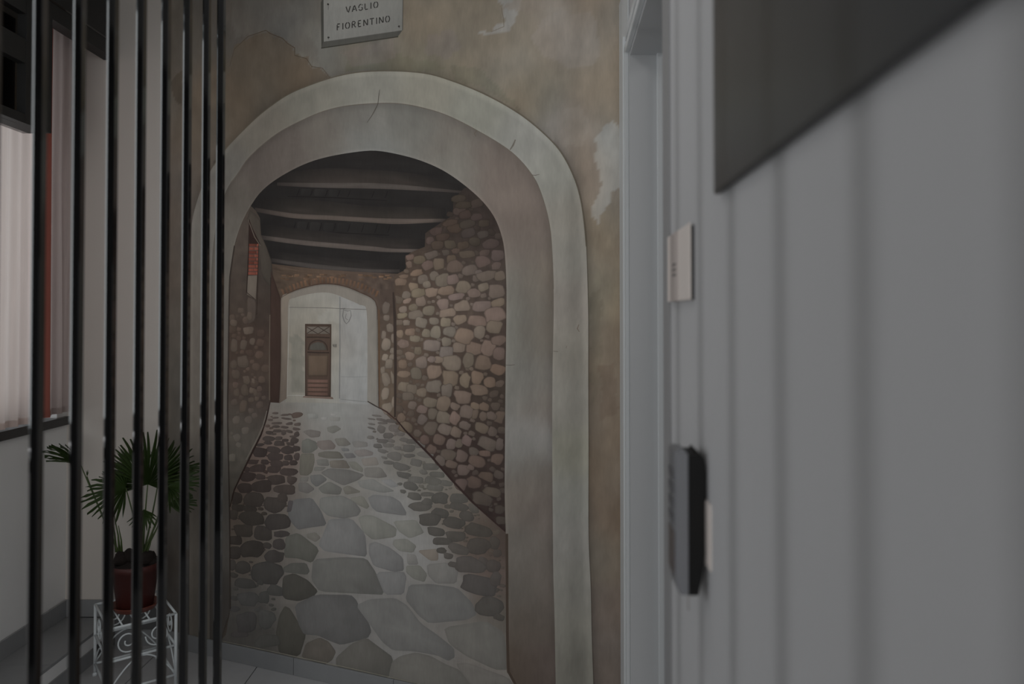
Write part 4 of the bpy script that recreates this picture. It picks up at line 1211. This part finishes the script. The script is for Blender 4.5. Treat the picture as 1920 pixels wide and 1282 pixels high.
for T, lst in ((TA, CA), (TD, CD), (TG, CG), (TC, CC), (TF, CF), (TI, CI)):
    for cx, cy, rx, ry in lst:
        x, y = T[0] + cx / T[2], T[1] + cy / T[2]
        right = x > 640
        piece('painted_cobble', blob(x, y, rx / T[2], ry / T[2], rs, 12, 0.78, rs.uniform(0.0, 0.28) if right else rs.uniform(-0.08, 0.16)), sca(mix(CS(x, y), (CS(x, y)[1] + 2,) * 3, 0.25), rs.uniform(0.98, 1.12)), 0.0019, lane, 0.92, 1.03, 1, grow=1.10)

CP = [(T[0] + a / T[2], T[1] + b / T[2], c / T[2] * 1.1, d / T[2] * 1.1) for T, lst in ((TA, CA), (TD, CD), (TG, CG), (TC, CC), (TF, CF), (TI, CI)) for a, b, c, d in lst]
for poly, nm, sd_ in (([(512, 770), (560, 775), (560, 860), (540, 925), (528, 1010), (520, 1110), (515, 1180), (440, 1185), (436, 960), (470, 870)], 40, 81),
                      ([(700, 772), (745, 802), (800, 856), (870, 935), (945, 1005), (945, 1130), (880, 1070), (840, 1010), (790, 950), (740, 870), (700, 815)], 45, 82)):
    for x, y, rx, ry in fill(CP, poly, 2500, nm, 2.6, 8.0, sd_, 3.0):
        piece('painted_cobble', blob(x, y, rx * 1.1, ry * 0.8, rs, 11, 0.8), sca(CS(x, y), rs.uniform(1.0, 1.14)), 0.00185, lane, 0.92, 1.03, 1)

# the big arch on top of the interior
rv = ring('painted_reveal', MID, INN, 0.0026, rev_col, 230, 14)
bd = ring('painted_arch_band', OUT, MID, 0.0028, band_col, 230, 10)
strokes('arch_line', [(resample(cr(OUT[7:26], 4), 90), 1.8, (80, 74, 64)), (resample(cr(MID[8:27], 4), 90), 1.5, (86, 80, 73)), ([(951, 1000), (951.5, 1100), (952, 1200), (954, 1258), (966, 1280), (990, 1320)], 5.0, (54, 46, 40)),
                      (resample(cr(INN[2:10], 4), 60), 2.2, (50, 44, 40))], 0.0030, None, False, True)
strokes('crack', [([(713, 168), (711, 180), (709.5, 195), (704, 206), (698, 217), (689, 230)], 1.4, (70, 66, 60)), ([(967, 262), (963, 272), (957, 281)], 3.2, (88, 84, 77)), ([(1012, 327), (1004, 329), (998, 328)], 1.3, (78, 72, 66)),
                  ([(1086, 608), (1083, 616), (1087, 622)], 1.6, (86, 76, 66)), ([(895, 245), (890, 250), (893, 256)], 1.6, (84, 76, 68)), ([(949, 684), (958, 684.5), (966, 683.5)], 1.2, (72, 68, 62)), ([(1038, 658), (1047, 659)], 1.2, (80, 74, 68)), ([(1063, 648), (1062, 653)], 1.2, (86, 78, 70))], 0.0032, None, True, True)
strokes('plaster_edge', [([(431, 124), (440, 92), (466, 68), (499, 57), (507, 63), (530, 72), (540, 82), (553, 90), (553, 104), (575, 110), (585, 125), (605, 128), (619, 146)], 1.8, (74, 65, 55)), ([(921, 60), (945, 50), (944, 34), (940, 14)], 1.2, (92, 85, 75))], 0.0012)

# painted street sign ----------------------------------------------------------------
pq = piece('painted_plaque', [(607, -8), (755.5, -30), (755, 57), (607.5, 78.5)], (114, 113, 109), 0.0014, None, 0.99, 1.02, 0)
piece('plaque_side', [(602, 5), (607.3, -8), (607.5, 78.5), (603, 90)], (62, 61, 57), 0.0013, pq, 1.0, 1.0, 0)
piece('plaque_bottom', [(607, 78), (755, 56.5), (746, 69), (603, 90.5)], (70, 69, 65), 0.0013, pq, 0.95, 1.0, 0)
strokes('plaque_edge', [([(602.5, 90.5), (650, 83.5), (700, 76), (747, 69)], 1.8, (52, 50, 44)), ([(755, -30), (755.8, 0), (755, 57)], 1.2, (78, 76, 72)), ([(607.5, 78.5), (680, 68), (755, 57)], 0.8, (90, 89, 85))], 0.0016, pq, False)
strokes('nail_rust', [([(615.7, 9), (616, 14), (616, 19)], 1.0, (84, 83, 80)), ([(616.5, 72), (616.5, 75)], 1.0, (80, 80, 76)), ([(748.5, 51), (749.5, 53)], 1.2, (70, 69, 66))], 0.0016, pq)
for x, y in ((615.7, 8.2), (616.3, 70.5), (748.4, 49.8)):
    piece('nail', blob(x, y, 1.9, 1.9, rs, 10, 1.0), (44, 42, 40), 0.0017, pq, 1.0, 1.0, 0)
GL = {'V': [[(0.05, 1), (0.40, 0.12)], [(0.55, 0.0), (0.95, 1)]], 'A': [[(0.02, 0), (0.42, 0.92)], [(0.52, 1.0), (0.96, 0)], [(0.25, 0.36), (0.62, 0.36)]],
      'G': [[(0.62, 0.97), (0.35, 0.97), (0.12, 0.74), (0.06, 0.45)], [(0.10, 0.25), (0.30, 0.04), (0.58, 0.02), (0.86, 0.14), (0.86, 0.42), (0.60, 0.42)], [(0.76, 0.92), (0.88, 0.80)]],
      'L': [[(0.12, 1), (0.12, 0.14)], [(0.12, 0.03), (0.82, 0.03)]], 'I': [[(0.5, 1), (0.5, 0)]],
      'O': [[(0.42, 0.98), (0.16, 0.82), (0.06, 0.5), (0.16, 0.18), (0.42, 0.02)], [(0.58, 0.98), (0.84, 0.82), (0.94, 0.5), (0.84, 0.18), (0.58, 0.02)]],
      'F': [[(0.15, 0.86), (0.15, 0)], [(0.15, 0.97), (0.82, 0.97)], [(0.24, 0.52), (0.66, 0.52)]],
      'R': [[(0.15, 0.88), (0.15, 0)], [(0.15, 0.97), (0.60, 0.97), (0.80, 0.80), (0.72, 0.58), (0.24, 0.50)], [(0.50, 0.44), (0.90, 0)]],
      'E': [[(0.15, 0.88), (0.15, 0.12)], [(0.15, 0.97), (0.80, 0.97)], [(0.24, 0.5), (0.68, 0.5)], [(0.15, 0.03), (0.82, 0.03)]],
      'N': [[(0.10, 0.92), (0.10, 0)], [(0.10, 1.0), (0.82, 0.06)], [(0.90, 1), (0.90, 0.06)]], 'T': [[(0.05, 0.97), (0.95, 0.97)], [(0.5, 0.86), (0.5, 0)]]}


def word(txt, x0, y0, x1, y1, h, adv):
    tot = sum(adv.get(c, 1.0) for c in txt)
    lst, s = [], 0.0
    for ch in txt:
        w = adv.get(ch, 1.0)
        for st in GL[ch]:
            pts = []
            for gx, gy in st:
                q = (s + w * (0.12 + 0.76 * gx)) / tot if ch != 'I' else (s + w * 0.5) / tot
                pts.append((x0 + (x1 - x0) * q, y0 + (y1 - y0) * q - h * gy))
            lst.append((pts, 1.9, (46, 45, 43)))
        s += w
    strokes('plaque_lettering', lst, 0.0018, pq, False)


word('VAGLIO', 647.5, 24.8, 711, 14.2, 11.6, {'I': 0.55, 'L': 0.85})
word('FIORENTINO', 630.5, 57.5, 733, 41, 11.8, {'I': 0.5, 'F': 0.85, 'E': 0.9})
# ragged lighter paint edge along the skirting
strokes('paint_edge', [([(418, 1201), (500, 1218), (560, 1231), (640, 1248), (720, 1266), (800, 1284)], 1.6, (104, 101, 92))], 0.0031)

# ------------------------------------------------------------------ potted palm on its stand
SA, SB, SC = on_z(179, 1133, 0.272), on_z(204, 1180, 0.272), on_z(330, 1150, 0.272)
SD = SA + SC - SB
cen = (SA + SC) / 2
ax, ay = (SC - SB), (SB - SA)
st = thing('plant_stand', (cen.x, cen.y, 0), 'low white wrought iron stand with scrolls under the potted palm', 'stand')
hs = [Vector((p.x - cen.x, p.y - cen.y, 0)) for p in (SA, SB, SC, SD)]
TOP = 0.272
for p in hs:
    MB().tube([p + Vector((0, 0, 0.004)), p + Vector((0, 0, TOP))], 0.0058, 10).build('leg', M_iron, st, True)
    MB().lathe([(0.0, 0.0), (0.0095, 0.0), (0.0095, 0.006), (0.006, 0.012)], 14, p).build('foot', M_iron, st, True)
for i in range(4):
    a, b = hs[i], hs[(i + 1) % 4]
    for z in (TOP, 0.155, 0.045):
        MB().tube([a + Vector((0, 0, z)), b + Vector((0, 0, z))], 0.0045, 8).build('rail', M_iron, st, True)
    # scrolls between the upper and middle rail
    d = (b - a)
    L = d.length
    e = d.normalized()
    mid = (a + b) / 2
    for sgn in (-1, 1):
        pts = []
        for k in range(34):
            w = k / 33 * 4.2 * math.pi / 1.35
            r = 0.044 * (1 - k / 33 * 0.80)
            pts.append(mid + e * (sgn * (0.052 + r * math.cos(w + math.pi))) + Vector((0, 0, 0.214 - r * math.sin(w))))
        MB().tube(pts, 0.0028, 7).build('scroll', M_iron, st, True)
        # curved brace below
        q0, q1 = (a if sgn < 0 else b), mid
        pts = [q0 + (q1 - q0) * s + Vector((0, 0, 0.050 + 0.10 * math.sin(s * math.pi / 2))) for s in [k / 9 for k in range(10)]]
        MB().tube(pts, 0.0030, 7).build('brace', M_iron, st, True)
for k in range(1, 5):
    q = k / 5
    MB().tube([hs[0] + (hs[3] - hs[0]) * q + Vector((0, 0, TOP)), hs[1] + (hs[2] - hs[1]) * q + Vector((0, 0, TOP))], 0.003, 7).build('top_rod', M_iron, st, True)

PZ0 = TOP + 0.0048
sau = thing('saucer', (cen.x, cen.y, PZ0), 'orange brown plant saucer on the white iron stand', 'saucer')
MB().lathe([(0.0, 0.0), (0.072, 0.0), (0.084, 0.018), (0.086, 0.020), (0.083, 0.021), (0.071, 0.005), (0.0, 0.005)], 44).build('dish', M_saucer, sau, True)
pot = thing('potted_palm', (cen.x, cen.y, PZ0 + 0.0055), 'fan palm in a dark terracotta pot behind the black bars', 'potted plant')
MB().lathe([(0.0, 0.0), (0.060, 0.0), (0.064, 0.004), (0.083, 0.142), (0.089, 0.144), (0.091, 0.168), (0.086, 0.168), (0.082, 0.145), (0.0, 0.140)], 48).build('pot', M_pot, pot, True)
mb = MB()
rnp = random.Random(5)
for j in range(8):
    for i in range(28):
        r = 0.082 * j / 7
        w = 2 * math.pi * i / 28
        hgt = 0.150 + 0.022 * math.exp(-(j / 4.5) ** 2) + rnp.uniform(-0.003, 0.005)
        mb.v.append((r * math.cos(w), r * math.sin(w), hgt))
for j in range(7):
    for i in range(28):
        k = (i + 1) % 28
        mb.f.append((j * 28 + i, j * 28 + k, (j + 1) * 28 + k, (j + 1) * 28 + i))
mb.build('soil', M_soil, pot, True)
YP = cen.y


def palm_pt(px, py, dy=0.0):
    p = at_y(px, py, YP + dy)
    return p - Vector((cen.x, cen.y, PZ0 + 0.0055))


for (px, py, r) in ((228, 1042, 0.030), (243, 1036, 0.026), (276, 1040, 0.030), (288, 1050, 0.022), (262, 1050, 0.028)):
    p = palm_pt(px, py, rnp.uniform(-0.02, 0.02))
    mb = MB()
    sd = rnp.uniform(0, 50)
    prof = []
    for j in range(9):
        for i in range(14):
            th, ph = math.pi * j / 8, 2 * math.pi * i / 14
            d = Vector((math.sin(th) * math.cos(ph), math.sin(th) * math.sin(ph), math.cos(th)))
            mb.v.append(tuple(p + d * r * (1 + 0.25 * mnoise.noise(d * 1.7 + Vector((sd, 0, 0)))) + Vector((0, 0, -0.012))))
    for j in range(8):
        for i in range(14):
            k = (i + 1) % 14
            mb.f.append((j * 14 + i, j * 14 + k, (j + 1) * 14 + k, (j + 1) * 14 + i))
    mb.build('root_clump', M_soil, pot, True)


def fan(hub, tips_dir, normal, R, spread, nseg, droop, seedv, split=0.55):
    """pleated fan leaf: blades joined near the hub and free towards the tips"""
    rn = random.Random(seedv)
    d0 = Vector(tips_dir).normalized()
    nrm = Vector(normal).normalized()
    nrm = (nrm - d0 * nrm.dot(d0)).normalized()
    side = nrm.cross(d0)
    mb = MB()
    step = spread / nseg
    for i in range(nseg):
        a = -spread / 2 + step * (i + 0.5)
        L = R * (1 - 0.25 * (abs(a) / (spread / 2)) ** 2) * rn.uniform(0.88, 1.06)
        da = rn.uniform(-0.03, 0.03)
        n0 = len(mb.v)
        rows = 7
        for j in range(rows + 1):
            s = j / rows
            if s < split:
                hw = step / 2 * 1.02
            else:
                q = (s - split) / (1 - split)
                hw = step / 2 * (1 - q) ** 0.8 * split / max(s, 1e-3) * (1 + 0.5 * q)
            rr = L * s
            for e in (-1, 0, 1):
                w = a + da * s + e * hw
                p = d0 * math.cos(w) + side * math.sin(w)
                z = (0.006 if e == 0 else -0.003) * min(1, s * 3) * R / 0.15
                v = hub + p * rr + nrm * z + Vector((0, 0, -droop * (s ** 2.2) * L * (0.7 + 0.6 * rn.random() * 0.4)))
                mb.v.append(tuple(v))
        for j in range(rows):
            for e in range(2):
                b = n0 + j * 3 + e
                mb.f.append((b, b + 1, b + 4, b + 3))
    return mb


base_l, base_r = palm_pt(222, 1035), palm_pt(268, 1040)
LEAVES = [  # hub px, depth shift, stalk base, mid control px, tip direction (x, y, z), normal, radius, spread deg, segs, droop
    ((277, 908), -0.02, base_r, (270, 980), (0.02, 0.0, 1.0), (0.0, -1, 0.25), 0.205, 220, 31, 0.03),
    ((236, 915), -0.05, base_r, (256, 985), (-0.85, -0.35, 0.05), (0.0, -0.75, 0.7), 0.150, 190, 19, 0.25),
    ((315, 912), -0.03, base_r, (296, 975), (0.95, -0.2, 0.15), (0.0, -0.6, 0.8), 0.135, 170, 18, 0.22),
    ((270, 955), -0.08, base_r, (266, 1000), (0.1, -0.35, -0.9), (0.0, -1, -0.1), 0.085, 130, 11, 0.05),
    ((298, 895), 0.05, base_r, (286, 970), (0.75, 0.3, 0.65), (-0.2, -1, 0.3), 0.165, 150, 17, 0.15),
    ((152, 873), 0.0, base_l, (178, 935), (-0.80, 0.05, 0.62), (0.35, -0.75, 0.6), 0.175, 42, 11, 0.30),
    ((315, 945), 0.02, base_r, (296, 990), (0.9, 0.1, 0.12), (0.1, -0.5, 0.9), 0.110, 90, 10, 0.2),
    ((258, 895), 0.04, base_r, (262, 970), (-0.65, 0.2, 0.8), (0.2, -1, 0.2), 0.150, 130, 14, 0.08),
    ((163, 893), 0.01, base_l, (180, 940), (0.1, 0.0, 1.0), (0, -1, 0), 0.026, 40, 4, 0.0),
    ((345, 880), 0.06, base_r, (300, 960), (0.95, 0.1, 0.25), (0, -0.6, 0.8), 0.075, 60, 6, 0.2)]
for n, (hp, dy, base, mid, td, nm, R, sp, sg, dr) in enumerate(LEAVES):
    hub = palm_pt(hp[0], hp[1], dy)
    lf = fan(hub, td, nm, R, math.radians(sp), sg, dr, 100 + n).build('palm_leaf', M_leaf, pot)
    m = palm_pt(mid[0], mid[1], dy * 0.6)
    pts = []
    for k in range(13):
        s = k / 12
        pts.append(base * (1 - s) ** 2 + m * (2 * s * (1 - s)) + hub * s * s)
    MB().tube(pts, 0.0042 if n < 8 else 0.003, 8, 0.0020).build('stalk', M_stalk, lf, True)
for px, py, tx, ty in ((218, 1035, 207, 960), (224, 1035, 214, 965), (228, 1036, 222, 985), (265, 1045, 262, 990), (270, 1050, 290, 985)):
    a, b = palm_pt(px, py), palm_pt(tx, ty)
    MB().tube([a, a * 0.55 + b * 0.45 + Vector((0.004, 0, 0)), b], 0.005, 8, 0.0012).build('stalk', M_stalk, pot, True)

# ------------------------------------------------------------------ things on the right wall
def wall_thing(name, y, z, label, cat):
    o = thing(name, (rwx(y), y, z), label, cat, None, -RTH)
    return o      # local -x points out of the wall into the room, local y runs along the wall


zb = 1.40 + 0.1553
pn = wall_thing('wall_panel', 0.60, zb, 'large dark grey flat panel hung on the right wall, lower corner in view', 'panel')
MB().box(-0.0095, -0.002, -0.395, 0.447, 0.0, 0.62).build('panel_back', M_panele, pn, bevel=0.002)
MB().box(-0.0102, -0.0090, -0.392, 0.444, 0.003, 0.617).build('panel_face', M_panel, pn, bevel=0.0005)

yn, yf = 1.245, 1.485
z0 = at_y(1296, 562, yn).z
z1 = at_y(1296, 417, yn).z
pl = wall_thing('sign_plate', (yn + yf) / 2, z0, 'small beige plate standing off the wall above the black wall unit', 'sign plate')
hl = (yf - yn) / 2
MB().box(-0.0085, -0.0055, -hl, hl, 0.0, z1 - z0).build('plate', M_beige, pl, bevel=0.002)
MB().box(-0.0092, -0.0084, -0.01, 0.085, 0.001, z1 - z0 - 0.001).build('centre_band', M_beige2, pl)
for k in range(3):
    MB().box(-0.0097, -0.0091, 0.012, 0.050, (z1 - z0) * (0.36 + 0.075 * k), (z1 - z0) * (0.36 + 0.075 * k) + 0.005).build('printed_mark', M_mark, pl)
MB().box(-0.0055, 0.0, -hl + 0.001, -hl + 0.02, 0.001, z1 - z0 - 0.004).build('spacer', M_panele, pl)
MB().box(-0.0055, 0.0, hl - 0.03, hl - 0.012, 0.001, z1 - z0 - 0.004).build('spacer', M_panele, pl)

yn, yf = 1.150, 1.216
zt, zbm = at_y(1291, 853, yn).z, at_y(1291, 1117, yn).z
ph = wall_thing('wall_unit', (yn + yf) / 2, zbm, 'charcoal and black upright wall unit with rows of buttons beside the doorway', 'wall unit')
hh, hl = zt - zbm, (yf - yn) / 2


def phone_part(name, pts, y0, y1, m, bev=0.001):
    """side outline (distance from the wall, height as a share of the phone), pulled along the wall"""
    return MB().prism([(-o, q * hh) for o, q in pts], y0, y1).build(name, m, ph, bevel=bev)


phone_part('front_shell', [(0.0268, 0.0), (0.0268, 1.0), (0.030, 1.025), (0.040, 1.03), (0.0455, 1.01), (0.0458, 0.12), (0.041, 0.015), (0.036, 0.0)], -hl, hl, M_phone, 0.0015)
phone_part('back_shell', [(0.0268, 0.0), (0.013, 0.0), (0.005, 0.20), (0.003, 0.30), (0.003, 0.66), (0.0005, 0.68), (0.0005, 0.86), (0.004, 0.98), (0.013, 1.025), (0.015, 1.0), (0.0268, 1.0)], -hl, hl, M_phonek, 0.0008)
for rr_ in range(4):
    for cc_ in range(3):
        yy, zz = -hl + 0.009 + cc_ * 0.017, hh * (0.50 + 0.105 * rr_)
        MB().box(-0.0476, -0.0452, yy, yy + 0.013, zz, zz + hh * 0.062).build('key', M_key, ph, bevel=0.0008)
MB().box(-0.0470, -0.0452, -hl + 0.004, hl - 0.004, hh * 0.13, hh * 0.44).build('display', M_phoneb, ph, bevel=0.0008)
MB().box(-0.0028, 0.0, -hl - 0.030, -hl + 0.02, hh * 0.22, hh * 0.68).build('wall_bracket', M_beige, ph, bevel=0.0008)
MB().tube([(-0.0272, -hl + 0.003, 0.002), (-0.0272, -hl + 0.003, -0.012), (-0.0268, -hl + 0.004, -0.022)], 0.0008, 6).build('cord', M_mark, ph, True)

# housing added for the unseen ceiling fill light
cp = thing('ceiling_fill_panel', (-0.45, 1.60, 2.725), 'flat white panel added above the bars to house the fill light', 'lamp')
MB().box(-0.27, 0.27, -0.47, 0.47, 0.0, 0.024).build('housing', M_trim, cp, bevel=0.002)
